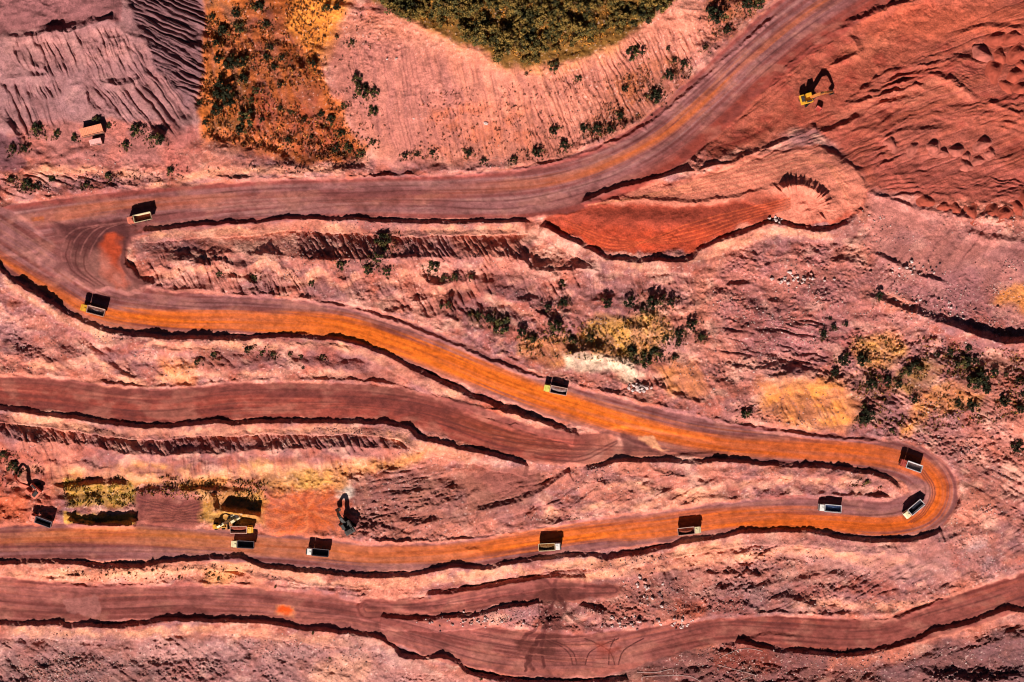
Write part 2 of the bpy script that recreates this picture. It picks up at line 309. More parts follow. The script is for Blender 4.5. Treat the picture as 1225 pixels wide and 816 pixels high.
berm([(-60,746),(0,747),(60,749),(130,752),(200,745),(260,746),(320,748),(380,757),(440,762),(467,773),(482,789),(540,791),(565,808),(620,817),(700,818),(760,812)], 2.30, 5, 10)
berm([(870,770),(920,777),(960,783),(1020,787),(1050,780),(1090,769),(1120,757),(1150,750),(1200,733),(1225,732),(1300,718)], 2.30, 5, 10)
berm([(445,737),(500,741),(560,738),(615,727),(655,721)], 1.95, 4, 9)
berm([(500,713),(560,707),(620,697),(660,692),(710,691)], 1.72, 4, 7)
berm([(685,722),(705,729),(730,740)], 2.30, 6, 9)
berm([(615,600),(650,585),(670,572),(690,560)], 2.18, 5, 8)
berm([(560,612),(600,606),(640,592)], 1.61, 5, 9)
# windrows on the inner edge
for pts in [[(0,449),(60,451),(130,460),(200,463),(280,457),(330,455),(440,457),(500,468),(560,484),(620,498),(690,519)],
            [(0,688),(60,695),(100,701),(200,699),(300,701),(400,711),(450,716),(520,718)],
            [(175,343),(250,351),(330,354),(400,364),(460,381),(530,407),(600,437),(650,452),(700,464),(760,478),(830,496),(900,511),(980,523),(1060,528)],
            [(240,213),(330,214),(450,211),(560,207),(650,197),(720,176),(780,146),(830,104),(880,60),(930,17)],
            [(1140,712),(1080,737),(1040,741),(990,737),(920,734),(860,741)][::-1],
            [(440,648),(540,647),(620,636),(700,621),(780,611),(860,601),(930,595),(1000,592),(1070,597)]]:
    ridge(pts, .8, 3, 3, 2.0, .6)
# broad grazing-lit banks that face away from the sun
ridge([(150,303,.4),(230,304,.5),(330,304,.6),(365,310,1),(430,310,1),(480,308,1),(540,308,1),(600,307,1),(622,311,1),(632,318,1)], 5.0, 32, 20, 2.5, .06, 18, 1)
ridge([(615,306),(628,314),(642,324),(680,323),(722,322)], 3.6, 13, 14, 2, .1)
ridge([(-40,512),(0,520),(40,530),(100,531),(150,543),(200,545),(260,543),(300,540),(350,538),(400,536),(450,535),(502,537)], 4.5, 24, 20, 2.5, .08, 18, 1)
ridge([(1030,352,.5),(1060,362,.6),(1090,374,.8),(1130,388,1),(1170,402,1.3),(1200,411,1.7),(1225,410,1.6),(1290,400,1.6)], 3.0, 9, 14, 1, .08)
ridge([(1040,302),(1075,318),(1100,330),(1140,342)], 1.08, 5, 8, 2, .4)
ridge([(985,308),(1010,315),(1030,311)], 0.94, 5, 8, 2, .4)
ridge([(1036,230),(1060,237),(1085,245),(1100,252)], 1.08, 4, 9, 1.5, .3)
ridge([(1090,250),(1130,256),(1160,262),(1200,262),(1260,258)], 1.01, 8, 12, 3, .5)
ridge([(1150,276),(1185,285),(1225,290),(1270,296)], 1.08, 6, 9, 2.5, .5)
ridge([(80,622),(85,626),(120,629),(158,628),(162,620)], 4.6, 6, 5, .6, .08, 5)
ridge([(76,600),(82,624)], 1.08, 5, 5, 1.2, .2, 6)
ridge([(262,611),(285,614),(312,618)], 4.3, 6, 5, .6, .08, 5)
ridge([(247,622),(258,626),(300,630)], 0.65, 5, 6, 1.2, .2)
ridge([(253,590),(257,616)], 3.32, 7, 5, 1.5, .2, 5)
ridge([(70,583),(110,580),(160,580)], 1.30, 6, 10, 2, .4); ridge([(160,588),(210,587),(300,588)], 0.94, 5, 9, 2, .4)
ridge([(0,46),(40,43),(60,38)], 1.08, 4, 10, 1, .3); ridge([(40,40),(70,38),(100,33),(120,26),(142,24)], 2.85, 8, 12, 3, .5)
ridge([(115,96),(135,102),(158,99),(180,87)], 1.87, 8, 8, 2, .4)
ridge([(28,60),(34,75),(55,88),(30,92)], 1.44, 8, 8, 2, .4); ridge([(0,95),(30,92)], 1.01, 6, 8)
ridge([(60,85),(84,83)], 1.15, 6, 8); ridge([(80,105),(104,99)], 0.86, 5, 7); ridge([(102,98),(104,120),(108,135)], 0.86, 4, 5)
ridge([(175,150),(190,165),(200,185)], 1.58, 10, 6)
ridge([(245,-40),(243,40),(238,110),(226,150),(222,175)], 0.86, 8, 6, 2, .4)
ridge([(0,140),(20,165),(25,195)], 1.73, 8, 14)
ridge([(0,222),(30,230),(60,226)], 1.30, 9, 9, 3, .5); ridge([(70,226),(110,226),(150,222),(200,219)], 0.94, 7, 7, 3, .6)
ridge([(380,92),(392,106),(405,122)], 0.65, 4, 5)
ridge([(1000,40),(1040,18),(1080,5),(1110,-4),(1160,-2)], 1.58, 7, 10, 3, .4); ridge([(1010,42),(1024,50),(1022,66),(985,80)], 1.30, 6, 9, 2, .4)
ridge([(985,86),(1020,68),(1040,60)], 0.65, 4, 8); ridge([(1140,42),(1170,34),(1200,32),(1230,36)], 1.08, 5, 9, 1.5, .3)
ridge([(1060,90),(1090,78),(1118,72)], 0.79, 4, 8); ridge([(1085,90),(1110,90),(1135,95),(1150,107),(1170,120)], 1.30, 6, 9, 2, .4)
ridge([(1040,128),(1075,120),(1110,115)], 1.08, 5, 9, 2, .5); ridge([(1000,128),(1030,122),(1055,118)], 1.01, 5, 8, 2, .5); ridge([(1030,112),(1066,112)], 0.86, 5, 8)
ridge([(970,152),(990,158),(1010,150),(1035,138)], 1.37, 7, 9, 2, .5); ridge([(1180,120),(1210,133),(1235,142)], 1.08, 5, 8)
ridge([(1050,165),(1090,156),(1140,154)], 0.72, 4, 9); ridge([(1060,98),(1090,100),(1120,112)], 0.86, 5, 8)
ridge([(690,244),(760,238),(820,242),(880,236),(930,222),(960,218)], 0.65, 4, 8, 2, .4)
ridge([(770,556),(790,566),(830,572)], 1.30, 7, 9, 3, .5); ridge([(710,572),(728,582),(735,592)], 0.94, 6, 8); ridge([(880,588),(910,578)], 1.08, 6, 8)
ridge([(840,560),(860,566),(900,562)], 0.72, 6, 8); ridge([(1000,583),(1030,583),(1060,578)], 0.72, 5, 8)
ridge([(470,618),(500,628),(530,622)], 1.08, 6, 8, 3, .5); ridge([(500,608),(540,600),(580,585)], 0.72, 5, 8, 3, .5)
ridge([(780,458),(800,470),(830,480),(850,484)], 1.15, 6, 9, 2, .4); ridge([(700,442),(730,452),(760,465)], 0.65, 4, 6)
ridge([(860,400),(885,405),(920,398)], 0.65, 5, 10, 3, .6); ridge([(870,440),(900,442),(940,435)], 0.65, 5, 10, 3, .6)
ridge([(945,440),(975,435),(1000,428)], 1.15, 6, 10, 3, .5); ridge([(1125,510),(1150,514)], 0.94, 5, 8); ridge([(1150,524),(1175,526)], 0.72, 5, 7)
ridge([(860,338),(880,342),(905,338)], 1.15, 6, 8, 2, .4); ridge([(905,350),(925,362),(945,362)], 0.94, 6, 9); ridge([(960,300),(995,308)], 0.58, 4, 6)
ridge([(550,655),(580,660)], 0.58, 4, 6); ridge([(1110,655),(1150,640),(1175,620)], 0.72, 6, 9, 2, .5)
ridge([(1050,656),(1075,658)], 0.72, 4, 7); ridge([(1185,674),(1200,672)], 1.01, 5, 6)
ridge([(900,665),(940,668),(975,680)], 0.65, 4, 8, 2, .4); ridge([(945,700),(975,690),(1000,690),(1020,698)], 1.01, 7, 9, 3, .5)
ridge([(785,676),(795,690),(798,706)], 1.87, 9, 6, 2, .4); ridge([(735,688),(745,690)], 0.86, 6, 6)
ridge([(155,438),(200,440),(230,436)], 0.58, 4, 7); ridge([(225,430),(260,428),(305,425)], 1.01, 6, 8, 3, .6); ridge([(170,418),(215,420),(270,424)], 0.79, 5, 7, 3, .5)
ridge([(100,406),(130,412),(170,408),(300,410)], 0.72, 5, 7, 3, .6); ridge([(0,340),(30,345),(60,368),(90,395)], 1.15, 7, 8, 4, .6)
ridge([(330,412),(380,414),(430,420)], 0.86, 5, 7, 3, .6); ridge([(485,440),(500,452),(515,458)], 0.94, 5, 6)
ridge([(880,770),(920,760),(960,764)], 0.50, 4, 10)
ridge([(1100,790),(1150,780),(1200,765),(1240,762)], 1.15, 9, 12, 4, .5); ridge([(1090,806),(1160,815),(1230,812)], 1.80, 8, 12, 3, .4)
for k in range(13):
    a = k * 5.5; ridge([(978 + k * 5, 148 - a * .75), (1020 + k * 4, 128 - a * .7), (1075 + k * 3, 108 - a * .6 + (k % 3) * 3), (1125 + k * 2, 98 - a * .45), (1165 + k * 2, 112 - a * .5)], .28 + .3 * ((k * 7) % 5) / 5, 2.5, 5, 2.5, .8)
for k in range(6): ridge([(1040, 205 - k * 9), (1090, 180 - k * 10 - (k % 2) * 6), (1150, 148 - k * 4), (1230, 160 - k * 9)], .4, 2.5, 5, 2.5, .8)
for k in range(5): ridge([(880 + k * 12, 150 - k * 14), (930 + k * 10, 112 - k * 14), (985 + k * 9, 62 - k * 9)], .3, 2.5, 4, 2, .8)
for k in range(5): ridge([(1040, 215 + k * 5), (1110, 205 + k * 7), (1170, 214 + k * 5), (1240, 220 + k * 5)], .35, 2.5, 5, 2.5, .8)
def mound(cu_, cv_, ru, rv, h, radial=0, rot=0):
    sl, _ = slice(np.searchsorted(GV, cv_ - 2 * max(ru, rv)), np.searchsorted(GV, cv_ + 2 * max(ru, rv))), 0
    s2 = slice(np.searchsorted(GU, cu_ - 2 * max(ru, rv)), np.searchsorted(GU, cu_ + 2 * max(ru, rv))); q = (sl, s2)
    x = U[q] - cu_; y = V[q] - cv_; c, s_ = math.cos(R(rot)), math.sin(R(rot)); x, y = x * c + y * s_, -x * s_ + y * c
    r = np.hypot(x / ru, y / rv) + jit[q] * .08; th = np.arctan2(y, x)
    f = np.clip(1 - r, 0, 1); g = f
    if radial: g = f + radial * f ** .5 * (1 - f) * np.abs(vnoise(th * 7 + 50, r * .7 + 3, 77)) * 1.5
    Z[q] += h * g
ridge([(928,236),(938,226),(955,222),(972,226),(984,236),(988,248)], 2.0, 10, 9, 1, .1, 14)
def fingers(pts, h, wl_, wr_, wv):
    sl, d, s, at = along(pts, 20, 3); f = np.clip(1 - np.where(d < 0, -d / wl_, d / wr_), 0, 1); e = np.clip(np.minimum(s, s.max() - s) / 10, 0, 1)
    Z[sl] += h * f * e * (1 - np.abs(vnoise(s / wv, d * 0 + 3.3, 771))) ** 2
fingers([(926,238),(938,225),(955,221),(972,225),(985,236),(990,252),(978,264),(962,266)], 1.7, 15, 12, 3.4)
ridge([(950,246),(970,244)], 1.0, 4, 6); ridge([(955,254),(978,252)], .8, 4, 6)
sl, m = zone([(760,226),(850,206),(930,181),(978,179),(1014,191),(1036,222),(1029,245),(1004,262),(985,267),(925,262),(905,240),(820,244),(760,244)], 3); Z[sl] += m * .7 * sstep(U[sl], 760, 900)
# scalloped lips above the sunlit faces
ridge([(165,330),(185,318),(205,322),(222,312),(245,316),(262,312),(290,322),(318,308),(335,318),(362,330),(385,320),(410,335),(432,322),(470,330),(490,318),(515,342),(560,336),(590,352),(625,362),(660,385)], 2.2, 15, 9, 3, .25)
ridge([(0,420),(60,432),(110,425),(140,445),(190,450),(250,440),(330,440),(400,440),(440,448)], 1.4, 14, 9, 4, .4)
ridge([(0,548),(60,552),(120,560),(180,566),(260,562),(330,556),(400,548),(450,548)], 1.4, 10, 12, 4, .4)
ridge([(700,582),(750,574),(800,587),(860,578),(920,568),(980,568),(1040,577)], 1.3, 9, 12, 4, .4)
ridge([(640,690),(700,684),(830,666),(900,658),(960,653),(1040,664),(1100,662)], 1.3, 10, 13, 4, .4)
ridge([(672,426),(700,421),(730,428),(770,448)], 2.2, 13, 9, 2, .2); ridge([(908,454),(950,449),(1000,458),(1024,470)], 2.0, 16, 22, 3, .3)
ridge([(470,16),(520,38),(570,62),(625,90),(690,72),(745,50),(800,14)], 1.5, 14, 12, 4, .4); ridge([(40,700),(120,686),(240,682),(300,690),(380,704),(450,708)], 1.2, 7, 9, 3, .4); mound(905, 690, 14, 7, 1.6); mound(700, 300, 16, 10, -1.2)
mound(215, 312, 28, 9, 2.0); mound(250, 320, 30, 12, 1.6); mound(1120, 592, 0.1, 0.1, 0); mound(758, 64, 14, 10, -1.0)
for _u, _v in [(850,684),(868,684),(892,682)]: mound(_u, _v + 3, 10, 5, 1.7)

# ------------------------------------------------------------ colour of the earth, some sun and shade painted in (procedural zones)
C = np.empty(SH + (3,), np.float32)
n_big = fbm(U / 80, V / 60, 701, 4); n_mid = fbm(U / 20, V / 16, 711, 4); n_fin = fbm(U / 5, V / 4, 721, 3)
PINK = lin(194,119,100); PALE = lin(212,144,124); MAUVE = lin(152,98,96); RUST = lin(170,82,62)
t = sstep(n_big + n_mid * .5, -.6, .7)[..., None]
C[:] = np.array(PINK) * (1 - t) + np.array(MAUVE) * t
t = (sstep(n_mid, .15, .8) * .7)[..., None]; C[:] = C * (1 - t) + np.array(PALE) * t
t = (sstep(n_big * .6 - n_mid, .2, .9) * .45)[..., None]; C[:] = C * (1 - t) + np.array(RUST) * t
def paint(pts, feather, col, k=1.0, noise=0, nf=None, lo=-.2, hi=.5):
    sl, m = zone(pts, feather)
    if noise:
        q = n_mid[sl] if nf is None else nf[sl]; m = m * (1 - noise + noise * sstep(q, lo, hi))
    m = (m * k)[..., None]; C[sl] = C[sl] * (1 - m) + np.array(col, np.float32) * m
m = (sstep(fbm(U / 30, V / 18, 731, 4), .1, .7) * .5 * (NAT > .6))[..., None]; C = C * (1 - m) + np.array(lin(148,104,106)) * m
m = (sstep(fbm(U / 26, V / 16, 741, 4), .25, .8) * .55 * (NAT > .6))[..., None]; C = C * (1 - m) + np.array(lin(226,168,146)) * m
m = (sstep(fbm(U / 14, V / 9, 751, 4), .35, .85) * .5 * (NAT > .6))[..., None]; C = C * (1 - m) + np.array(lin(132,66,52)) * m
# -- upper left tip
GREYP = lin(148,106,106); GREY_SHADE = lin(112,80,84)
paint([(-80,-80),(246,-80),(246,100),(235,165),(200,195),(-80,190)], 8, GREYP, .85)
paint([(-80,-80),(146,-80),(143,20),(80,36),(-80,44)], 3, lin(128,78,78), .8)
paint([(150,-80),(246,-80),(244,90),(225,130),(180,70),(155,20)], 4, GREY_SHADE, .75)  # partial shade of the east-facing side, painted as a darker grey
paint([(0,42),(80,42),(150,30),(170,60),(90,80),(0,55)], 10, lin(190,132,122), .5, .6)
paint([(20,148),(200,145),(225,205),(10,212)], 6, lin(180,100,84), .7, .4)
paint([(-60,130),(18,165),(28,200),(-60,205)], 3, lin(110,68,74), .8)
paint([(205,150),(235,150),(240,210),(200,210)], 6, lin(176,98,88), .7)
# -- golden grass strip
GOLD = lin(196,106,44); BROWN = lin(124,60,28); OLIVE = lin(84,64,26)
paint([(247,-60),(410,-60),(405,20),(378,70),(400,120),(440,185),(380,195),(300,178),(242,165),(238,120),(245,40)], 5, GOLD, .9)
paint([(300,-60),(345,-60),(360,60),(400,130),(436,190),(370,192),(300,150),(290,60)], 8, BROWN, .9, .5)
paint([(300,110),(400,120),(430,185),(300,180)], 12, lin(176,84,54), .6, .6)
paint([(340,-60),(432,-60),(420,12),(386,74),(352,48)], 9, lin(218,136,60), .85, .2)
paint([(250,0),(300,0),(300,160),(250,160)], 8, OLIVE, .6, .9)
paint([(250,150),(340,165),(330,185),(240,175)], 6, lin(214,120,72), .7, .4)
# -- slope under the wood
SLOPE = lin(206,128,104)
paint([(400,30),(460,10),(560,50),(620,85),(720,60),(810,5),(850,0),(860,40),(780,120),(700,180),(560,195),(450,195),(400,110)], 12, SLOPE, .8)
paint([(385,60),(440,40),(520,60),(560,120),(560,180),(470,190),(400,110)], 16, lin(180,112,102), .6)
paint([(560,60),(640,95),(720,75),(760,40),(640,80),(600,75),(540,40),(470,15)], 12, lin(218,142,84), .75, .7)
paint([(730,90),(800,70),(830,90),(780,130),(740,160),(700,165)], 9, lin(150,82,44), .8, .5)
paint([(845,-20),(930,-20),(900,20),(850,60)], 8, lin(160,84,44), .8, .5)
paint([(450,0),(480,20),(520,35),(570,60),(625,88),(700,68),(745,46),(815,0),(815,-60),(450,-60)], 5, lin(120,84,34), .95)
paint([(520,120),(640,130),(680,185),(500,190)], 12, lin(186,98,62), .6, .8)
# -- red digging ground, right
RED = lin(172,88,68)
paint(REDG, 7, RED, .92); paint(REDG, 7, lin(146,60,48), .6, 1, n_mid, .1, .7); paint(REDG, 7, lin(188,98,76), .5, 1, n_big, .1, .8)
paint([(1040,185),(1225,200),(1300,250),(1225,245),(1110,235),(1045,225)], 8, lin(166,86,74), .7)
paint([(1000,20),(1080,8),(1225,6),(1225,40),(1050,48)], 8, lin(192,96,70), .6)
paint([(1045,158),(1100,150),(1190,158),(1200,200),(1150,212),(1080,192)], 10, lin(176,98,84), .8, .5)
paint([(1165,45),(1225,38),(1290,40),(1290,110),(1190,112)], 10, lin(172,90,74), .8, .5)
paint([(1000,132),(1060,112),(1140,92),(1165,118),(1120,122),(1060,132),(1010,146)], 7, lin(200,118,94), .7, .5)
paint([(1010,60),(1040,40),(1070,40),(1060,58),(1020,72)], 7, lin(198,112,86), .7, .3)
# -- platform
paint(PLAT, 3, lin(170,74,54), .95)
paint([(692,244),(760,224),(850,204),(930,180),(980,178),(1015,190),(1037,222),(1030,245),(985,268),(925,262),(900,240),(820,246),(760,246)], 4, lin(212,128,106), .9)
paint([(700,255),(780,252),(900,240),(930,240),(920,262),(830,275)], 5, lin(132,56,42), .75)
paint([(655,262),(700,268),(800,278),(870,268),(830,300),(780,304),(730,302),(690,285)], 9, lin(186,72,42), .85, .35)
for k in range(9): pass
paint(ell(915, 240, 26, 12), 6, lin(150,62,44), .6)
# -- centre right
paint([(870,300),(960,290),(1060,330),(1060,420),(900,430),(850,360)], 14, lin(160,98,98), .7, .4)
paint([(1040,230),(1140,250),(1225,290),(1225,390),(1130,375),(1060,345),(1030,290)], 10, lin(184,118,112), .6)
paint([(1060,345),(1160,310),(1190,380),(1130,385)], 10, lin(156,100,104), .6, .4)
paint([(1190,345),(1225,335),(1290,330),(1290,372),(1225,372),(1190,366)], 7, lin(226,142,70), .8)
OCH = lin(224,140,70); YEL = lin(224,160,62)
paint([(912,455),(945,448),(1000,460),(1025,468),(1028,500),(1000,518),(940,508),(912,495)], 11, OCH, .95, .45)
paint([(1020,405),(1075,400),(1085,420),(1060,440),(1030,435)], 7, lin(206,144,68), .8, .4)
paint([(1070,445),(1110,430),(1130,440),(1090,475),(1060,465)], 7, lin(150,108,40), .8, .5)
paint([(1095,470),(1130,458),(1180,470),(1175,488),(1120,495),(1080,520),(1090,490)], 6, lin(224,146,70), .85, .45)
paint([(1030,440),(1060,440),(1060,500),(1020,500)], 9, OLIVE, .5, .8); paint([(1130,430),(1225,430),(1225,500),(1150,490)], 10, lin(128,84,58), .6, .7)
paint([(705,385),(790,375),(810,400),(780,430),(720,430),(690,405)], 7, lin(216,156,72), .85, .4)
paint([(740,415),(790,415),(780,435),(745,435)], 6, OLIVE, .6, .6)
paint([(785,440),(830,432),(845,455),(840,475),(800,472)], 8, lin(222,138,72), .85, .45)
paint([(620,405),(690,400),(700,425),(660,440),(620,425)], 7, lin(206,130,62), .7, .4)
paint([(672,424),(700,420),(740,432),(770,450),(760,455),(720,446),(678,440)], 4, lin(234,200,170), .92, .2)
paint([(560,370),(620,380),(610,405),(560,390)], 6, OLIVE, .6, .6)
paint([(880,700),(930,690),(960,705),(900,722)], 10, lin(164,132,130), .6, .6); paint([(808,715),(850,715),(845,735),(810,732)], 6, lin(214,108,76), .8); paint([(950,700),(985,698),(985,716),(955,716)], 6, lin(206,108,84), .8)
paint([(1150,660),(1180,645),(1195,665),(1160,690)], 10, lin(176,146,146), .6, .6); paint([(880,640),(1000,655),(1140,660),(1140,700),(1000,690),(880,660)], 10, lin(190,134,124), .6)
paint([(700,690),(820,690),(840,730),(760,750),(680,730)], 10, lin(122,74,72), .8, .4); paint([(770,675),(800,665),(900,670),(1000,700),(960,735),(860,740),(800,710)], 10, lin(126,84,82), .7, .4)
paint([(740,770),(820,775),(1000,785),(1060,790),(1200,750),(1290,740),(1290,880),(740,880)], 8, lin(104,62,58), .85, .25)
paint([(1050,800),(1225,745),(1290,740),(1290,880),(1040,880)], 8, lin(110,78,80), .7, .3)
paint([(860,770),(920,760),(930,800),(850,800)], 10, lin(120,52,38), .7)
paint([(1000,780),(1100,775),(1060,795),(990,800)], 6, lin(206,120,94), .6)
# -- lower left works
paint([(60,565),(160,556),(310,562),(320,596),(240,586),(160,582),(60,590)], 7, lin(206,136,66), .75, .7)
paint([(75,575),(160,570),(162,606),(80,606)], 4, lin(188,146,52), .85, .35, n_fin); paint([(75,575),(160,570),(162,606),(80,606)], 4, lin(84,62,24), .8, 1, n_fin, .1, .5)
paint([(76,616),(160,618),(164,632),(80,630)], 3, lin(206,150,58), .8)
paint([(160,592),(244,594),(246,630),(160,632)], 6, lin(112,54,50), .9, .25); paint([(240,585),(320,595),(318,630),(245,625)], 5, lin(176,128,50), .8, .3)
paint([(318,590),(400,578),(415,610),(415,640),(330,645),(314,620)], 14, lin(206,104,62), .9, .35, n_fin); paint([(345,612),(378,608),(378,636),(350,636)], 12, lin(212,92,36), .6, .4)
paint([(300,555),(400,555),(420,580),(330,592)], 7, lin(206,150,70), .8, .4)
paint(ell(413, 587, 10, 8), 5, lin(250,232,216), .95); paint([(380,560),(490,540),(520,540),(480,562),(400,575)], 7, lin(206,136,80), .8)
paint([(400,575),(540,570),(660,560),(640,600),(520,630),(440,640)], 10, lin(134,84,70), .75, .4); paint([(560,565),(640,560),(650,585),(600,598)], 6, lin(150,88,78), .8)
paint([(0,530),(60,545),(70,640),(-60,640),(-60,530)], 8, lin(176,86,62), .7, .4); paint([(-10,590),(30,590),(30,620),(-10,625)], 7, lin(196,96,62), .7)
paint([(190,430),(232,432),(230,462),(195,455)], 7, lin(226,140,88), .8); paint([(200,765),(240,745),(260,760),(220,785)], 7, lin(168,104,70), .6, .5)
paint([(240,410),(330,412),(330,432),(230,440)], 6, lin(110,62,48), .6, .5); paint([(575,475),(600,485),(610,505),(575,500)], 6, lin(196,96,70), .6)
paint([(60,680),(160,676),(280,676),(320,690),(300,698),(100,695)], 6, lin(218,140,110), .6); paint([(240,680),(290,678),(280,696),(250,696)], 6, lin(220,146,80), .6)
paint([(-60,752),(440,765),(560,810),(560,880),(-60,880)], 10, lin(166,122,118), .7, .3); paint([(380,790),(440,790),(430,840),(360,830)], 10, lin(220,156,128), .7)
paint([(-60,790),(120,780),(200,800),(180,880),(-60,880)], 10, lin(118,84,82), .75, .5)
for k in range(16):
    a = k * .39; r0 = 10 + (k * 7) % 9
    P_ = [(366 + math.cos(a) * 4, 612 + math.sin(a) * 3), (366 + math.cos(a) * (22 + r0), 612 + math.sin(a) * (13 + r0 * .6)), (366 + math.cos(a + .15) * (40 + r0), 610 + math.sin(a + .15) * (20 + r0 * .6))]
    sl, d, s_, at = along(P_, 10, 4); m = (sstep(np.abs(d + jit[sl] * 2), 3.2, .5) * .5)[..., None]; C[sl] = C[sl] * (1 - m) + np.array([lin(160,72,44), lin(226,132,88), lin(196,92,40)][k % 3]) * m
for k in range(14):
    P_ = [(166 + k * 1.5, 594 + k * 2.6), (185 + k * 2, 600 + k * 1.9), (215, 606 + k * 1.4), (242, 600 + k * 2)]
    sl, d, s_, at = along(P_, 8, 4); m = (sstep(np.abs(d + jit[sl] * 1.5), 1.3, .3) * .5)[..., None]; C[sl] = C[sl] * (1 - m) + np.array([lin(84,42,44), lin(150,84,72)][k % 2]) * m
# -- haul roads
RG = lin(156,100,98); RD = lin(124,62,56); RR = lin(158,76,64); ORA = lin(236,118,40); TAN = lin(196,124,78); DK = lin(96,48,46)
for k, (sl, d, s, at, mr) in ROADF.items():
    st1 = lnoise(s / 150, d / 4.5, 801, 3); st2 = lnoise(s / 260, d / 12, 811, 2); st3 = lnoise(s / 70, d / 2.2, 821, 2)
    base = {'A': RG, 'B': RG, 'D': RR, 'E': lin(166,98,90), 'F': lin(152,86,78)}[k]
    c = np.empty(d.shape + (3,), np.float32); c[:] = base; st1 = st1 * 1.25; st3 = st3 * 1.2
    q = (sstep(st1 + st2 * .6, 0, .9) * .75)[..., None]; c = c * (1 - q) + np.array({'A': lin(136,74,70)}.get(k, RD)) * q
    q = (sstep(-st1 + st3 * .5, .1, 1) * .5)[..., None]; c = c * (1 - q) + np.array({'A': lin(184,130,122), 'B': lin(186,120,104)}.get(k, lin(190,108,90))) * q
    if k == 'D':
        q = (sstep(d, -2, -16) * .55)[..., None]; c = c * (1 - q) + np.array(lin(118,72,68)) * q
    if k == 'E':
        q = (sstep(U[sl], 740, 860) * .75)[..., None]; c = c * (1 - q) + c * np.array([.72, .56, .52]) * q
    if k == 'A':
        q = (sstep(d, 6, 26) * sstep(s, 700, 900) * .85)[..., None]; c = c * (1 - q) + np.array(lin(150,66,52)) * q
        q = (sstep(np.abs(np.abs(d) - at[0] + 3), 5, 0) * .6)[..., None]; c = c * (1 - q) + np.array(lin(164,76,64)) * q
    pn = fbm(U[sl] / 24, V[sl] / 12, 831, 3); q = (sstep(pn, .1, .8) * .35)[..., None]; c = c * (1 - q) + np.array(lin(190,126,108)) * q
    q = (sstep(pn, -.15, -.8) * .4)[..., None]; c = c * (1 - q) + np.array(lin(104,54,52)) * q
    for off in (-.55, -.25, .2, .5):
        ln = np.abs(d - off * at[0] - 3 * vnoise(s / 90, d * 0 + off * 10 + 40, 841)); q = (sstep(ln, 1.6, .3) * np.clip(.35 + .5 * vnoise(s / 40, d * 0 + off * 7 + 20, 843), 0, .6))[..., None]
        c = c * (1 - q) + np.array(lin(98,52,50)) * q
    e = np.abs(d - at[1]) - at[2]
    q = (sstep(e + st1 * 3 + st3 * 2, 4.5, -4.5) * np.clip(at[3] * (1 + st1 * .25 - np.clip(st2, 0, 1) * .35), 0, 1))[..., None]
    oc = np.empty_like(c); oc[:] = ORA
    if k == 'B':
        uu = U[sl]; low = sstep(uu, 640, 200) * sstep(V[sl], 560, 600)
        oc = oc * (1 - low[..., None]) + np.array(lin(206,118,62)) * low[..., None]
        rr = sstep(uu, 680, 980)[..., None] * .6; oc = oc * (1 - rr) + np.array(lin(196,88,34)) * rr
        z2 = (sstep(st3 + st1 * .5, -.1, .8) * .5)[..., None]; oc = oc * (1 - z2) + np.array(lin(172,78,26)) * z2
    if k == 'A': oc[:] = lin(198,104,60)
    c = c * (1 - q) + oc * q
    if k == 'D': mr = mr * sstep(s + d * 1.5, 870, 800)
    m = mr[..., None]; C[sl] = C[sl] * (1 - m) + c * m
paint([(60,272),(165,274),(150,292),(150,316),(178,342),(110,348),(70,325)], 4, lin(132,78,74), .8)
# wheel marks and turning scuffs
def track(pts, wd, col, k, jn=.5):
    r = along(pts, wd + 6, 4); sl, d, s, at = r
    m = (sstep(np.abs(d + jit[sl] * jn), wd, wd * .4) * k * (.85 + .4 * n_fin[sl]).clip(0, 1))[..., None]
    C[sl] = C[sl] * (1 - m) + np.array(col) * m
paint([(62,268),(100,262),(150,262),(158,280),(140,300),(135,330),(110,335),(85,318),(80,290)], 6, lin(92,48,48), .85)
paint([(118,290),(145,282),(138,310),(150,335),(135,345),(118,325)], 4, lin(182,74,44), .9)
paint([(85,305),(120,300),(150,335),(175,345),(160,352),(110,345)], 8, lin(176,116,104), .7, .3)
for k in range(7):
    o = k * 6; track([(165 - o * .2, 262 + o * .1), (128 - o, 274), (110 - o, 298), (106 - o * .7, 322), (128 - o * .5, 342)], 1.3, DK if k % 2 else lin(150,92,86), .75)
track([(150,292),(147,318),(168,338),(230,350)], 2.5, DK, .6); track([(40,262),(50,262)], 4, lin(210,110,50), .7, 1.5)
for o in (0, 5): track([(640, 548 - o), (690, 552 - o), (715, 543 - o), (738, 530 - o * .5)], 1.4, DK, .75)
for o in range(7): track([(590, 512 + o * 4), (660, 528 + o * 2.5), (730, 534 + o * 1.6), (790, 537 + o * 1.2), (870, 541 + o)], 1.4, [DK, lin(170,96,80), lin(120,64,58)][o % 3], .55)
for o in (0, 5): track([(520, 500 + o), (600, 522 + o), (680, 530 + o)], 1.2, DK, .5)
paint([(735,518),(775,523),(790,548),(740,540)], 4, lin(104,56,54), .8); paint([(768,520),(778,524),(792,540),(800,542),(782,540)], 2, lin(236,160,120), .9)
for o in (-3, 0, 3): track([(1085 + o, 545), (1108 + o, 570), (1116 + o, 590), (1106 + o, 612), (1090 + o, 625)], 1.1, DK, .7)
track([(1100,534),(1130,556),(1143,585),(1135,615),(1110,634)], 2.6, lin(118,66,62), .7)
paint([(645,700),(690,695),(680,740),(670,770),(655,790),(640,790),(650,760)], 5, lin(104,54,48), .8)
for u0, u1 in [(685, 650), (690, 658), (700, 740), (735, 700), (740, 770), (728, 735)]:
    track([(u0, 795), (u0 + (u1 - u0) * .2, 778), (u1, 764)], 1.1, lin(84,40,38), .95)
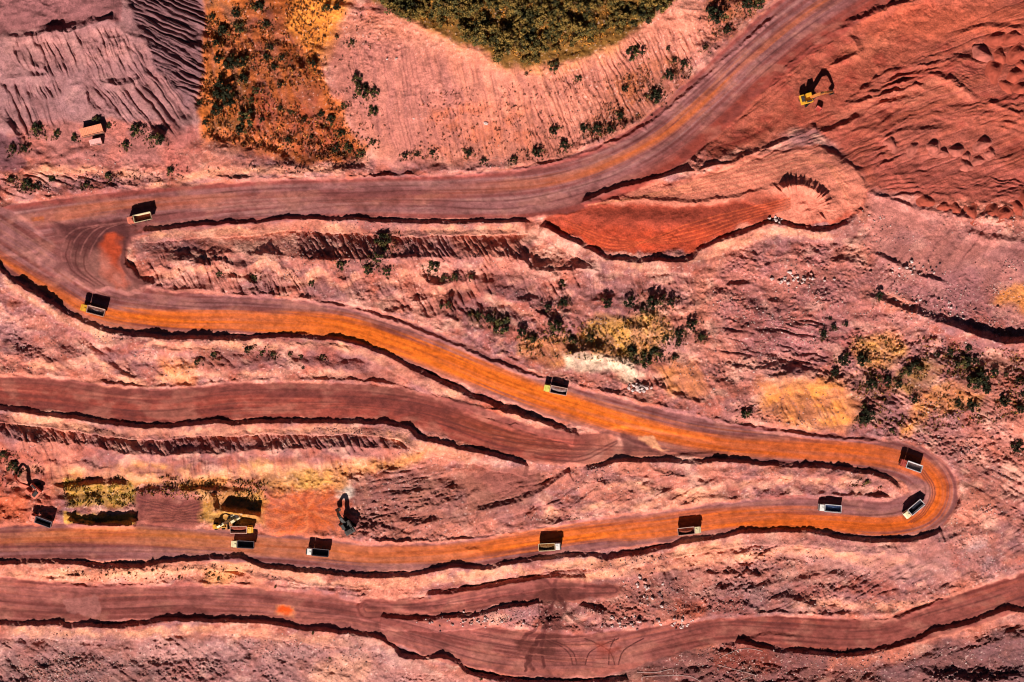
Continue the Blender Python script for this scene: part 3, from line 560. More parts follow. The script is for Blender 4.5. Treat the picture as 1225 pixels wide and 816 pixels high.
for P_ in [[(665,695),(660,720),(652,745),(640,775),(628,800)],[(658,725),(640,752),(622,768)],[(655,740),(648,770),(650,798)],[(668,715),(690,745),(720,755)],[(660,700),(645,690),(620,688)],[(650,760),(632,785),(636,800)]]: track(P_, 3.0, lin(86,40,38), .85, 2.5)
for k in range(9): track([(560 + k * 6, 752 + k * 4), (640, 765 + k * 3), (735, 760 + k * 5)], 1.0, DK if k % 3 else lin(196,120,106), .5)
paint([(330,728),(352,729),(354,741),(330,742)], 2, lin(236,150,100), .6, .3, n_fin); paint(ell(341, 735, 10, 5), 3, lin(236,88,28), .95)
paint([(80,716),(118,714),(118,736),(80,736)], 1.5, lin(184,120,112), .6)
paint([(615,765),(640,765),(650,780),(620,778)], 5, lin(96,46,40), .7); paint([(715,772),(745,772),(745,782),(715,784)], 4, lin(150,68,54), .6)
for k in range(14): track([(672 + k * 3, 262 + k * 2.2), (740, 285 + k * 1.2), (820, 290 - k * 1.6), (900, 262 - k * 1.1), (945, 250 - k)], 1.2, [lin(130,50,34), lin(206,96,58), lin(150,62,44)][k % 3], .5)
for k in range(10): track([(700 + k * 4, 246 - k * .6), (780 + k * 4, 236 - k * 1.5), (900, 222 - k * 3.4), (975, 196 - k), (1015, 205 + k * 4)], 1.3, [lin(170,86,62), lin(222,146,112)][k % 2], .4)
for k in range(10): track([(950 - k * 6, 130 + k * 3), (925 - k * 4, 150 + k * 2), (880 - k * 5, 180)], 1.2, lin(128,52,42), .5)
for k in range(8): track([(960 + k * 5, 60 + k * 8), (985 + k * 3, 78 + k * 7), (1050 + k * 6, 95 + k * 5)], 1.0, lin(132,54,44), .5)
for k in range(6): track([(1020, 190 - k * 8), (1090, 150 - k * 12), (1225, 130 - k * 18)], 1.4, lin(136,58,48), .5)
# sunlit peach painted along the lips, darker gully lines; random tone and grit everywhere
LIT_LIPS = [[(165,334),(185,322),(205,326),(222,316),(245,320),(262,316),(290,326),(318,312),(335,322),(362,334),(385,324),(410,339),(432,326),(470,334),(490,322),(515,346),(560,340),(590,356),(625,366),(660,389)],
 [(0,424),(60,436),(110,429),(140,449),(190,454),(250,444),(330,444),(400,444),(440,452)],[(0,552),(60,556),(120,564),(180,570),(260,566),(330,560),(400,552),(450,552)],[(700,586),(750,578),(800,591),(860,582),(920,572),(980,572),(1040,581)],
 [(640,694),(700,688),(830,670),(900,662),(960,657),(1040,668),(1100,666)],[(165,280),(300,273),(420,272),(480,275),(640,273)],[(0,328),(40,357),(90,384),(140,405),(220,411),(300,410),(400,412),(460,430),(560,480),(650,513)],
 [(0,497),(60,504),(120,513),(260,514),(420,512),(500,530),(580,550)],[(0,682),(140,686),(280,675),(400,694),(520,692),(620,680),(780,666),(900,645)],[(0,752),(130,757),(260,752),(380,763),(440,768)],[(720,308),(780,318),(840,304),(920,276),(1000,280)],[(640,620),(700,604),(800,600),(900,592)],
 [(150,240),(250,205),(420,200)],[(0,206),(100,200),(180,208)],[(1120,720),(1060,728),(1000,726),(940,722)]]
for P_ in LIT_LIPS:  # sunlight on the south faces, painted in as pale peach
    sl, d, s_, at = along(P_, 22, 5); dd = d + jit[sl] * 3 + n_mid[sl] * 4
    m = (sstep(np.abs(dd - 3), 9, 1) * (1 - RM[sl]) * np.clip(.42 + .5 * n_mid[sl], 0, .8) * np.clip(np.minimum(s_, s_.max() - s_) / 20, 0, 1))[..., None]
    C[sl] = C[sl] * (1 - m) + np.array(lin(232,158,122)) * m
m = (GUL * .4)[..., None]; C = C * (1 - m) + np.array(lin(126,80,80)) * m  # darker mauve mixed in along the gully lines
C *= (1 + .22 * n_fin + (.06 + .14 * PATCH) * n2 * NAT + .10 * n_mid)[..., None]
grit = ((n1 > .75) & (RUB > .12) & (NAT > .5)) * .25
C *= (1 - grit)[..., None]; wh = ((n2 > .95) & (NAT > .6) & (RUB > .12)) * .35
C = C * (1 - wh[..., None]) + np.array(lin(226,190,178)) * wh[..., None]
C = .5 * (np.clip(C, .004, .85) / .5) ** 1.09
C = np.clip(C, .004, .85).astype(np.float32)

# ------------------------------------------------------------ materials
def new_mat(name, col, rough=.8, metal=0, var=0.0, scale=2.0, bump=0.0, attr=None):
    m = bpy.data.materials.new(name); m.use_nodes = True; t = m.node_tree; b = t.nodes['Principled BSDF']
    b.inputs['Roughness'].default_value = rough; b.inputs['Metallic'].default_value = metal
    if 'Specular IOR Level' in b.inputs: b.inputs['Specular IOR Level'].default_value = .15 if rough > .7 else .4
    tc = t.nodes.new('ShaderNodeTexCoord'); n = t.nodes.new('ShaderNodeTexNoise'); n.inputs['Scale'].default_value = scale; n.inputs['Detail'].default_value = 5
    t.links.new(tc.outputs['Object'], n.inputs['Vector'])
    mr = t.nodes.new('ShaderNodeMapRange'); mr.inputs['From Min'].default_value = .3; mr.inputs['From Max'].default_value = .7
    mr.inputs['To Min'].default_value = 1 - var; mr.inputs['To Max'].default_value = 1 + var
    t.links.new(n.outputs['Fac'], mr.inputs['Value'])
    mx = t.nodes.new('ShaderNodeMix'); mx.data_type = 'RGBA'; mx.blend_type = 'MULTIPLY'; mx.inputs['Factor'].default_value = 1
    if attr:
        a = t.nodes.new('ShaderNodeAttribute'); a.attribute_name = attr; t.links.new(a.outputs['Color'], mx.inputs[6])
    else: mx.inputs[6].default_value = (*col, 1)
    t.links.new(mr.outputs['Result'], mx.inputs[7]); t.links.new(mx.outputs[2], b.inputs['Base Color'])
    if bump:
        bp = t.nodes.new('ShaderNodeBump'); bp.inputs['Strength'].default_value = bump; bp.inputs['Distance'].default_value = .3
        t.links.new(n.outputs['Fac'], bp.inputs['Height']); t.links.new(bp.outputs['Normal'], b.inputs['Normal'])
    return m
M_EARTH = new_mat('earth', None, .95, 0, .25, 2.2, .55, 'tint'); M_ROAD = new_mat('road_dirt', None, .93, 0, .12, 2.5, .25, 'tint')

# ------------------------------------------------------------ ground and roads as meshes
def place(u, v, z): k = S * (HC - z) / HC; return (u - 612.5) * k, (408 - v) * k
K = S * (HC - Z) / HC
CO = np.stack([(U - 612.5) * K, (408 - V) * K, Z], -1).reshape(-1, 3).astype(np.float32)
nv, nu = SH
ii = np.arange(nv * nu, dtype=np.int32).reshape(SH)
F = np.stack([ii[1:, :-1], ii[1:, 1:], ii[:-1, 1:], ii[:-1, :-1]], -1).reshape(-1, 4)
FID = RID[:-1, :-1].ravel()
def sub_mesh(name, faces, mat):
    used, inv = np.unique(faces, return_inverse=True); inv = inv.reshape(-1, 4).astype(np.int32)
    me = bpy.data.meshes.new(name); me.vertices.add(len(used)); me.vertices.foreach_set('co', CO[used].ravel())
    me.loops.add(inv.size); me.loops.foreach_set('vertex_index', inv.ravel())
    me.polygons.add(len(inv)); me.polygons.foreach_set('loop_start', np.arange(0, inv.size, 4, dtype=np.int32))
    me.update(calc_edges=True)
    me.polygons.foreach_set('use_smooth', np.ones(len(inv), bool))
    a = me.attributes.new('tint', 'FLOAT_COLOR', 'POINT'); cc = np.ones((len(used), 4), np.float32); cc[:, :3] = C.reshape(-1, 3)[used]
    a.data.foreach_set('color', cc.ravel()); me.materials.append(mat)
    o = bpy.data.objects.new(name, me); COL.objects.link(o); o['kind'] = 'structure'; return o
sub_mesh('ground', F[FID == 0], M_EARTH)
for rid in range(1, 6):
    f = F[FID == rid]
    if len(f): sub_mesh('road', f, M_ROAD)
def hgt(u, v):
    i = np.clip(np.searchsorted(GU, u) - 1, 0, nu - 2); j = np.clip(np.searchsorted(GV, v) - 1, 0, nv - 2)
    fx = (u - GU[i]) / (GU[i + 1] - GU[i]); fy = (v - GV[j]) / (GV[j + 1] - GV[j])
    return float((Z[j, i] * (1 - fx) + Z[j, i + 1] * fx) * (1 - fy) + (Z[j + 1, i] * (1 - fx) + Z[j + 1, i + 1] * fx) * fy)
def pt(u, v, dz=0):
    z = hgt(u, v); x, y = place(u, v, z); return Vector((x, y, z + dz))
del F, FID

# ------------------------------------------------------------ builders
class MB:
    def __init__(s): s.v = []; s.f = []
    def add(s, vs, fs):
        b = len(s.v); s.v += [tuple(v) for v in vs]; s.f += [tuple(i + b for i in f) for f in fs]; return s
    def prism(s, prof, y0, y1, axis='y'):                 # prof: list of (x, z), extruded along y
        n = len(prof); vs = [(x, y0, z) for x, z in prof] + [(x, y1, z) for x, z in prof]
        return s.add(vs, [tuple(range(n)), tuple(range(2 * n - 1, n - 1, -1))] + [(i, i + n, (i + 1) % n + n, (i + 1) % n) for i in range(n)])
    def box(s, c, d, mat=None, taper=1.0):
        vs = []
        for z in (-.5, .5):
            k = taper if z > 0 else 1
            for x, y in ((-.5, -.5), (.5, -.5), (.5, .5), (-.5, .5)): vs.append(Vector((x * d[0] * k, y * d[1] * k, z * d[2])))
        if mat is not None: vs = [mat @ p for p in vs]
        vs = [p + Vector(c) for p in vs]
        return s.add(vs, [(3, 2, 1, 0), (4, 5, 6, 7), (0, 1, 5, 4), (1, 2, 6, 5), (2, 3, 7, 6), (3, 0, 4, 7)])
    def tube(s, pts, r, n=8):
        pts = [Vector(p) for p in pts]; rs = r if isinstance(r, (list, tuple)) else [r] * len(pts); rings = []
        for i, p in enumerate(pts):
            d = (pts[min(i + 1, len(pts) - 1)] - pts[max(i - 1, 0)]).normalized(); q = d.to_track_quat('Z', 'Y')
            rings.append([p + q @ Vector((rs[i] * math.cos(2 * math.pi * k / n), rs[i] * math.sin(2 * math.pi * k / n), 0)) for k in range(n)])
        vs = [v for rg in rings for v in rg]; fs = []
        for i in range(len(pts) - 1):
            for k in range(n): fs.append((i * n + k, i * n + (k + 1) % n, (i + 1) * n + (k + 1) % n, (i + 1) * n + k))
        fs += [tuple(range(n - 1, -1, -1)), tuple((len(pts) - 1) * n + k for k in range(n))]
        return s.add(vs, fs)
    def build(s, name, mat, parent=None, bevel=0, smooth=False):
        me = bpy.data.meshes.new(name); me.from_pydata(s.v, [], s.f)
        bm = bmesh.new(); bm.from_mesh(me); bmesh.ops.recalc_face_normals(bm, faces=bm.faces)
        if bevel: bmesh.ops.bevel(bm, geom=bm.edges[:], offset=bevel, segments=2, affect='EDGES', clamp_overlap=True)
        bm.to_mesh(me); bm.free()
        if smooth: me.polygons.foreach_set('use_smooth', [True] * len(me.polygons))
        me.materials.append(mat); o = bpy.data.objects.new(name, me); COL.objects.link(o)
        if parent is not None: o.parent = parent
        return o
def empty(name, loc, rz=0, label=None, cat=None, group=None):
    o = bpy.data.objects.new(name, None); COL.objects.link(o); o.location = loc; o.rotation_euler = (0, 0, rz); o.empty_display_size = .5
    return tag(o, label, cat, group)
def tag(o, label, cat, group=None):
    if label: o['label'] = label
    if cat: o['category'] = cat
    if group: o['group'] = group
    return o
def dup(root, loc, rot=None, sc=1, label=None, cat=None, group=None):
    r = root.copy(); COL.objects.link(r); r.location = loc
    if rot is not None: r.rotation_euler = rot
    r.scale = (sc, sc, sc) if not hasattr(sc, '__len__') else sc
    for ch in root.children:
        c = ch.copy(); COL.objects.link(c); c.parent = r
    return tag(r, label, cat, group)
def tilt(u, v, rz, span=12):                                # rest on the slope under it
    a = pt(u - span, v); b = pt(u + span, v); c = pt(u, v - span); d = pt(u, v + span)
    n = (b - a).cross(c - d).normalized()
    if n.z < 0: n = -n
    q = Vector((0, 0, 1)).rotation_difference(n) @ Matrix.Rotation(rz, 3, 'Z').to_quaternion()
    return q.to_euler()

RUBBER = new_mat('rubber', (.015, .013, .012), .9, 0, .3, 4); STEEL = new_mat('dark_steel', (.06, .045, .04), .6, .2, .4, 3)
GLASS = new_mat('dark_glass', (.01, .012, .015), .12); DUSTY = new_mat('dusty_steel', lin(196,150,132), .7, 0, .25, 2)
BEDIN = {}
def paintm(name, rgb, rough=.5): return new_mat(name, lin(*rgb), rough, 0, .14, 1.5)
CABS = {'white': paintm('white_paint', (236,228,220)), 'cream': paintm('cream_paint', (236,216,170)), 'yellow': paintm('yellow_paint', (226,160,44)),
        'green': paintm('yellow_green_paint', (206,196,92)), 'pink': paintm('faded_red_paint', (222,120,96)), 'red': paintm('red_paint', (176,70,58)), 'grey': paintm('dark_grey_paint', (74,70,66)), 'ochre': paintm('dusty_ochre_paint', (196,116,58))}
LOADS = {'black': new_mat('shaded_bed_floor', lin(44,42,52), .9, 0, .35, 1.2, .6), 'red': new_mat('red_earth_load', lin(150,76,58), .95, 0, .35, 1.2, .8), 'grey': new_mat('grey_ore_load', lin(150,124,120), .95, 0, .4, 1.2, .8),  # black load: shadow inside the bed, painted as a near-black floor
         'blue': new_mat('blue_grey_load', lin(70,84,120), .9, 0, .35, 1.2, .6), 'brown': new_mat('brown_earth_load', lin(150,108,70), .95, 0, .4, 1.2, .8)}
BEDS = {'dusty': DUSTY, 'dark': new_mat('dark_bed_steel', lin(96,80,84), .6, .1, .3, 2), 'white': paintm('pale_bed_paint', (206,196,196)), 'cream': paintm('cream_bed_paint', (220,190,150))}

def dump_truck(u, v, du, dv, cab, bed, load, label, fill=.6):
    rz = math.atan2(-dv, du); t = empty('dump_truck', pt(u, v), 0, label, 'dump truck', 'dump trucks working along the haul road')
    t.rotation_euler = tilt(u, v, rz)
    ch = MB(); ch.box((-.2, .45, .85), (8.0, .16, .3)); ch.box((-.2, -.45, .85), (8.0, .16, .3))
    for x in (-3.8, -2.2, -.6, 1.2, 3.4): ch.box((x, 0, .85), (.2, 1.1, .24))
    ch.box((4.12, 0, .7), (.22, 2.5, .4)); ch.box((.6, 1.0, .85), (1.1, .5, .55)); ch.box((.6, -1.0, .85), (1.1, .5, .55)); ch.build('chassis', STEEL, t, .02)
    for x, wd in ((2.95, .34), (-1.7, .62), (-3.0, .62)):
        for sy in (1, -1):
            yc = sy * (1.14 if wd < .5 else 1.02); b = MB(); n = 18; prof = [(.28, -.5), (.48, -.5), (.53, -.38), (.53, .38), (.48, .5), (.28, .5), (.2, .3)]
            vs = []; fs = []
            for k in range(n):
                a = 2 * math.pi * k / n
                for r, y in prof: vs.append((x + r * math.cos(a), yc + y * wd, .53 + r * math.sin(a)))
            m_ = len(prof)
            for k in range(n):
                for j in range(m_ - 1): fs.append((k * m_ + j, k * m_ + j + 1, ((k + 1) % n) * m_ + j + 1, ((k + 1) % n) * m_ + j))
            fs.append(tuple(k * m_ for k in range(n))); fs.append(tuple(k * m_ + m_ - 1 for k in range(n)))
            b.add(vs, fs); b.build('wheel', RUBBER, t)
    c = MB(); c.prism([(2.2, .75), (4.05, .75), (4.2, 1.1), (4.15, 1.75), (3.95, 2.75), (3.75, 2.95), (2.3, 2.95), (2.2, 2.8)], -1.25, 1.25)
    cb = c.build('cab', CABS[cab], t, .06)
    g = MB(); g.prism([(4.165, 1.85), (4.19, 1.85), (4.01, 2.66), (3.985, 2.66)], -1.08, 1.08); g.build('windscreen', GLASS, cb)
    for sy in (1, -1):
        g = MB(); g.prism([(2.75, 1.85), (3.9, 1.85), (3.78, 2.6), (2.75, 2.6)], sy * 1.255, sy * 1.275); g.build('side_window', GLASS, cb)
        g = MB(); g.box((4.02, sy * 1.5, 2.2), (.1, .22, .5)); g.box((4.0, sy * 1.33, 2.4), (.05, .2, .05)); g.build('mirror', STEEL, cb, .01)
        g = MB(); g.box((4.19, sy * .95, 1.05), (.08, .34, .2)); g.build('headlight', CABS['white'], cb, .02)
    g = MB(); g.prism([(3.95, 2.72), (4.4, 2.6), (4.42, 2.65), (3.95, 2.8)], -1.15, 1.15); g.build('sun_visor', STEEL if cab == 'white' else CABS[cab], cb)
    g = MB(); g.box((2.75, .2, 3.04), (.7, .8, .12)); g.build('roof_vent', CABS[cab], cb, .03)
    # open steel body: floor, flared side walls with ribs, headboard, tailgate
    b = MB(); W = 1.42; L0, L1 = -4.35, 1.95; zt = 2.75
    b.box(((L0 + L1) / 2, 0, 1.2), (L1 - L0, 2.3, .12))
    for sy in (1, -1):
        b.add([(L0, sy * 1.13, 1.14), (L1, sy * 1.13, 1.14), (L1, sy * W, zt), (L0, sy * W, zt - .1), (L0, sy * (1.05), 1.26), (L1, sy * 1.05, 1.26), (L1, sy * (W - .1), zt), (L0, sy * (W - .1), zt - .1)],
              [(0, 1, 2, 3), (4, 7, 6, 5), (3, 2, 6, 7), (0, 4, 5, 1), (0, 3, 7, 4), (1, 5, 6, 2)])
        for k in range(6):
            x = L0 + .25 + k * 1.15; b.add([(x, sy * 1.15, 1.15), (x + .14, sy * 1.15, 1.15), (x + .14, sy * (W + .09), zt - .06), (x, sy * (W + .09), zt - .06), (x, sy * 1.1, 1.15), (x + .14, sy * 1.1, 1.15), (x + .14, sy * (W - .02), zt - .06), (x, sy * (W - .02), zt - .06)],
                                              [(0, 1, 2, 3), (4, 7, 6, 5), (3, 2, 6, 7), (0, 4, 5, 1), (0, 3, 7, 4), (1, 5, 6, 2)])
        b.box(((L0 + L1) / 2, sy * (W - .03), zt + .03), (L1 - L0 + .04, .2, .1))
    b.box((L1 - .05, 0, 2.05), (.1, 2.6, 1.8)); b.box((L1 + .02, 0, zt + .1), (.2, 2.85, .14))
    db = b.build('dump_bed', BEDS[bed], t)
    b = MB(); b.box((L0 - .04, 0, 1.85), (.1, 2.5, 1.3)); b.box((L0 - .05, 0, 2.5), (.16, 2.7, .12)); b.build('tailgate', BEDS[bed], db)
    b = MB(); n, m_ = 14, 8; vs = []; rr = random.Random(int(u * 7 + v))
    for i in range(n):
        for j in range(m_):
            x = L0 + .12 + (L1 - L0 - .3) * i / (n - 1); fy = j / (m_ - 1) * 2 - 1
            z = 1.32 + fill * (1 - fy * fy) * math.sin(math.pi * (i + .6) / n) ** .6 * 1.5 + rr.uniform(0, .14) + fill * .2
            vs.append((x, fy * 1.1, min(z, 3.1)))
    fs = [(i * m_ + j, i * m_ + j + 1, (i + 1) * m_ + j + 1, (i + 1) * m_ + j) for i in range(n - 1) for j in range(m_ - 1)]
    b.add(vs, fs); b.build('load', LOADS[load], t, 0, True)
    return t
dump_truck(168.5, 262, -1, .24, 'pink', 'cream', 'red', 'dump truck with salmon cab near the bare junction, uppermost of the trucks on the road', .1)
dump_truck(113, 371, -1, -.27, 'yellow', 'dusty', 'grey', 'bright yellow cab dump truck on the outer bend by the left junction', .35)
dump_truck(664, 465, -1, -.2, 'green', 'dusty', 'grey', 'dump truck with yellow green cab climbing the orange middle road below the white bank', .5)
dump_truck(1087, 556, -1, -.35, 'red', 'white', 'grey', 'dump truck with reddish cab and pale bed rim leaving the hairpin bend', .1)
dump_truck(1091, 608, -.68, .6, 'cream', 'white', 'black', 'dump truck standing diagonally inside the hairpin bend, cream cab pointing down left', .05)
dump_truck(991, 607, -1, -.08, 'white', 'white', 'blue', 'dump truck with white cab and blue grey load just left of the hairpin', .3)
dump_truck(824, 634.5, 1, -.12, 'cream', 'dusty', 'red', 'dump truck with cream cab facing right and pinkish load on the lower orange road', .65)
dump_truck(658, 653, 1, -.06, 'white', 'cream', 'brown', 'dump truck with white cab facing right and brown load in a pale rimmed bed', .45)
dump_truck(381, 659.5, -1, -.09, 'white', 'dark', 'black', 'dump truck with white cab facing left and dark empty bed below the orange pad', .05)
dump_truck(292, 650, -1, -.05, 'cream', 'dark', 'black', 'dump truck with cream cab facing left waiting below the excavator', .05)
dump_truck(290, 631, 1, .03, 'yellow', 'dusty', 'red', 'yellow dump truck being loaded directly beside the excavator', .35)
dump_truck(52, 620, -1, -.36, 'pink', 'dark', 'black', 'dump truck with small faded red cab and dark bed at far left above the road', .05)

def excavator(u, v, du, dv, col, label, boom=(2.2, 4.6), reach=(7.2, 1.2), sc=1.0, slew=0):
    rz = math.atan2(-dv, du); t = empty('excavator', pt(u, v), 0, label, 'excavator', 'excavators digging in the pit'); t.rotation_euler = (0, 0, rz); t.scale = (sc,) * 3
    cr, sr = math.cos(slew), math.sin(slew)
    rot = Matrix.Rotation(slew, 3, 'Z')
    for sy in (1, -1):
        b = MB(); y = sy * 1.2; prof = [(-1.7, .08), (1.7, .08), (2.05, .3), (2.1, .55), (1.8, .85), (-1.8, .85), (-2.1, .55), (-2.05, .3)]
        b.prism(prof, y - .3, y + .3)
        for k in range(12):
            x = -1.8 + k * .325; b.box((x, y, .88), (.16, .64, .05))
        o = b.build('track', RUBBER, t); o.data.transform(rot.to_4x4())
    b = MB(); b.box((0, 0, .6), (2.2, 1.9, .4)); b.tube([(0, 0, .75), (0, 0, 1.1)], .7, 16); b.build('undercarriage', STEEL, t)
    b = MB(); b.prism([(-2.4, 1.1), (1.3, 1.1), (1.3, 1.35), (-1.0, 1.45), (-1.0, 2.2), (-2.2, 2.2), (-2.45, 1.9)], -1.4, 1.4); b.box((.1, -1.0, 1.75), (2.2, .75, .7)); b.build('upper_body', CABS[col], t, .05)
    b = MB(); b.box((-1.6, .1, 2.27), (1.0, 1.6, .12)); b.box((.15, -1.0, 2.13), (1.6, .5, .08)); b.tube([(-1.2, -.95, 2.2), (-1.2, -.95, 2.8)], .09, 8); b.build('engine_cover', STEEL, t, .02)
    b = MB(); b.prism([(-.5, 1.42), (1.25, 1.42), (1.35, 2.0), (1.0, 2.95), (-.45, 2.95)], .45, 1.38); cb = b.build('cab', CABS[col], t, .05)
    b = MB(); b.prism([(1.36, 2.0), (1.39, 2.0), (1.05, 2.85), (1.02, 2.85)], .55, 1.28); b.build('windscreen', GLASS, cb)
    b = MB(); b.prism([(-.3, 2.0), (1.15, 2.0), (.9, 2.8), (-.3, 2.8)], 1.385, 1.405); b.build('side_window', GLASS, cb)
    def beam(b, pts, hs, wd):
        top = []; bot = []
        for i, (x, z) in enumerate(pts):
            a = pts[max(i - 1, 0)]; c = pts[min(i + 1, len(pts) - 1)]; dx, dz = c[0] - a[0], c[1] - a[1]; L = math.hypot(dx, dz); nx, nz = -dz / L, dx / L
            hh = hs[i] * 1.25; top.append((x + nx * hh, z + nz * hh)); bot.append((x - nx * hh, z - nz * hh))
        for i in range(len(pts) - 1): b.prism([bot[i], bot[i + 1], top[i + 1], top[i]], -wd, wd)
    bx, bz = boom[0] + 1.9, boom[1]
    b = MB(); beam(b, [(.9, 1.5), (2.0, 3.0), (3.0, bz), (bx + 1.0, bz - .3)], [.25, .42, .36, .22], .4); bo = b.build('boom', CABS['ochre' if col == 'yellow' else col], t)
    for sy in (1, -1):
        h = MB(); h.tube([(1.2, sy * .5, 1.35), (2.6, sy * .5, bz - .9)], .1, 8); h.build('hydraulic_ram', STEEL, bo)
    ex, ez = bx + 1.0, bz - .3; tx, tz = reach
    b = MB(); beam(b, [(ex - .8, ez + .7), (ex, ez), (tx, tz)], [.14, .3, .16], .32); b.build('stick', CABS['ochre' if col == 'yellow' else col], t)
    h = MB(); h.tube([(3.2, 0, bz + .5), (ex - .7, 0, ez + .75)], .1, 8); h.build('hydraulic_ram', STEEL, bo)
    b = MB(); w_ = .62; prof = [(tx, tz + .1), (tx + .35, tz - .1), (tx + .3, tz - .7), (tx - .2, tz - 1.05), (tx - .75, tz - .95), (tx - .72, tz - .87), (tx - .2, tz - .93), (tx + .2, tz - .62), (tx + .22, tz - .15), (tx, tz)]
    b.prism(prof, -w_, w_); side = [(tx, tz), (tx + .3, tz - .1), (tx + .27, tz - .7), (tx - .2, tz - 1.0), (tx - .7, tz - .9)]
    b.prism(side, -w_ - .06, -w_ + .01); b.prism(side, w_ - .01, w_ + .06)
    for k in range(4): b.box((tx - .85, -w_ + .15 + k * .31, tz - .95), (.26, .1, .08))
    b.build('bucket', STEEL, t)
    return t
excavator(965, 119, 1, -.28, 'yellow', 'small yellow excavator reaching right on the open red ground', (2.0, 4.1), (7.6, 1.2), 1.25, R(30))
excavator(280, 619, -.85, .5, 'cream', 'cream excavator between the shaded earth ridge and the yellow truck', (1.8, 4.6), (6.2, 1.6), 1.15, R(25))
excavator(41, 585, -.75, -.7, 'pink', 'faded red excavator at the far left with its boom pointing up the bank', (1.8, 4.8), (6.4, 1.3), 1.4, R(50))
excavator(416, 628, -.5, -.85, 'grey', 'excavator under heavy shadow at the right end of the orange pad', (1.2, 3.9), (5.2, 1.6), 1.4, R(20)).children[0]

def loader(u, v, du, dv, label):
    t = empty('wheel_loader', pt(u, v), math.atan2(-dv, du), label, 'wheel loader')
    for x in (1.2, -1.6):
        for sy in (1, -1):
            b = MB(); b.tube([(x, sy * .85, .7), (x, sy * .95, .7), (x, sy * 1.3, .7), (x, sy * 1.38, .7)], [.55, .7, .7, .55], 18); b.build('wheel', RUBBER, t)
    b = MB(); b.prism([(-2.8, .7), (-.5, .7), (-.4, 1.0), (.0, 1.5), (-.4, 1.7), (-2.6, 1.75), (-2.85, 1.4)], -.85, .85); b.build('engine_body', CABS['yellow'], t, .06)
    b = MB(); b.prism([(-.3, .7), (1.8, .7), (1.8, 1.15), (.2, 1.3)], -.55, .55); b.build('front_frame', CABS['yellow'], t, .04)
    b = MB(); b.prism([(-.95, 1.7), (.3, 1.5), (.25, 2.0), (.05, 3.0), (-.9, 3.0)], -.65, .65); cb = b.build('cab', CABS['yellow'], t, .05)
    b = MB(); b.prism([(.26, 2.05), (.29, 2.05), (.12, 2.85), (.09, 2.85)], -.55, .55); b.build('windscreen', GLASS, cb)
    for sy in (1, -1):
        b = MB(); b.tube([(.6, sy * .5, 1.35), (1.9, sy * .5, 1.5), (2.9, sy * .5, .7)], .14, 8); b.build('lift_arm', CABS['yellow'], t)
    b = MB(); b.prism([(2.8, .2), (3.9, .15), (3.9, .22), (3.0, .32), (2.8, .7), (3.1, 1.25), (3.0, 1.3), (2.68, .7)], -1.35, 1.35)
    for sy in (1, -1): b.prism([(2.8, .2), (3.8, .2), (3.1, 1.25), (2.68, .7)], sy * 1.35 - .04, sy * 1.35 + .04)
    b.build('bucket', STEEL, t)
loader(264, 629, 1, -.05, 'yellow wheel loader with raised bucket left of the trucks and excavator')
t = MB(); t.prism([(-.6, 0), (.5, 0), (.75, .4), (.6, 1.1), (.5, 1.1), (.6, .45), (.42, .1), (-.6, .1)], -.8, .8)
for sy in (1, -1): t.prism([(-.6, .02), (.5, .02), (.72, .4), (.58, 1.08)], sy * .8 - .05, sy * .8 + .05)
o = t.build('digger_bucket', CABS['red'], None, .01); o.location = pt(979, 131); o.rotation_euler = (0, 0, 1.0); o.scale = (1.3,) * 3
tag(o, 'loose rusty digger bucket lying on red ground near the small excavator', 'bucket')

# sheds by the grey tip
ROOFS = {'a': new_mat('rusted_orange_sheet', lin(226,134,98), .7, 0, .2, 1.5), 'b': new_mat('faded_pink_sheet', lin(226,150,140), .7, 0, .2, 1.5)}
WOOD = new_mat('weathered_board', lin(120,78,66), .9, 0, .3, 3)
def shed(u, v, L, W, h, rz, roof, label):
    t = empty('shed', pt(u, v, -.1), rz, label, 'shed')
    b = MB()
    for sy in (1, -1): b.box((0, sy * (W / 2 - .15), h / 2), (L - .4, .08, h - (0.1 if sy > 0 else .7)))
    for sx in (1, -1): b.box((sx * (L / 2 - .25), 0, h / 2 - .3), (.08, W - .4, h - .6))
    b.build('wall', WOOD, t)
    b = MB(); n = int(L / .3); vs = []
    for i in range(n + 1):
        x = -L / 2 + L * i / n; z = .05 * (i % 2)
        for y, zz in ((-W / 2, h - .55), (W / 2, h + .1)): vs += [(x, y, zz + z), (x, y, zz + z - .05)]
    fs = []
    for i in range(n):
        a = i * 4; c = a + 4; fs += [(a, c, c + 2, a + 2), (a + 1, a + 3, c + 3, c + 1), (a, a + 1, c + 1, c), (a + 2, c + 2, c + 3, a + 3)]
    b.add(vs, fs); b.build('roof', roof, t)
    b = MB(); b.box((L * .1, -W / 2 + .1, h * .38), (1.0, .06, h * .7)); b.build('door', STEEL, t)
shed(113, 158, 8.2, 3.0, 3.6, R(14), ROOFS['a'], 'long low shed with rusty orange roof below the grey tip')
shed(117, 171, 4.4, 2.0, 2.9, R(12), ROOFS['b'], 'small shed with faded pink roof just below the longer orange roofed shed')

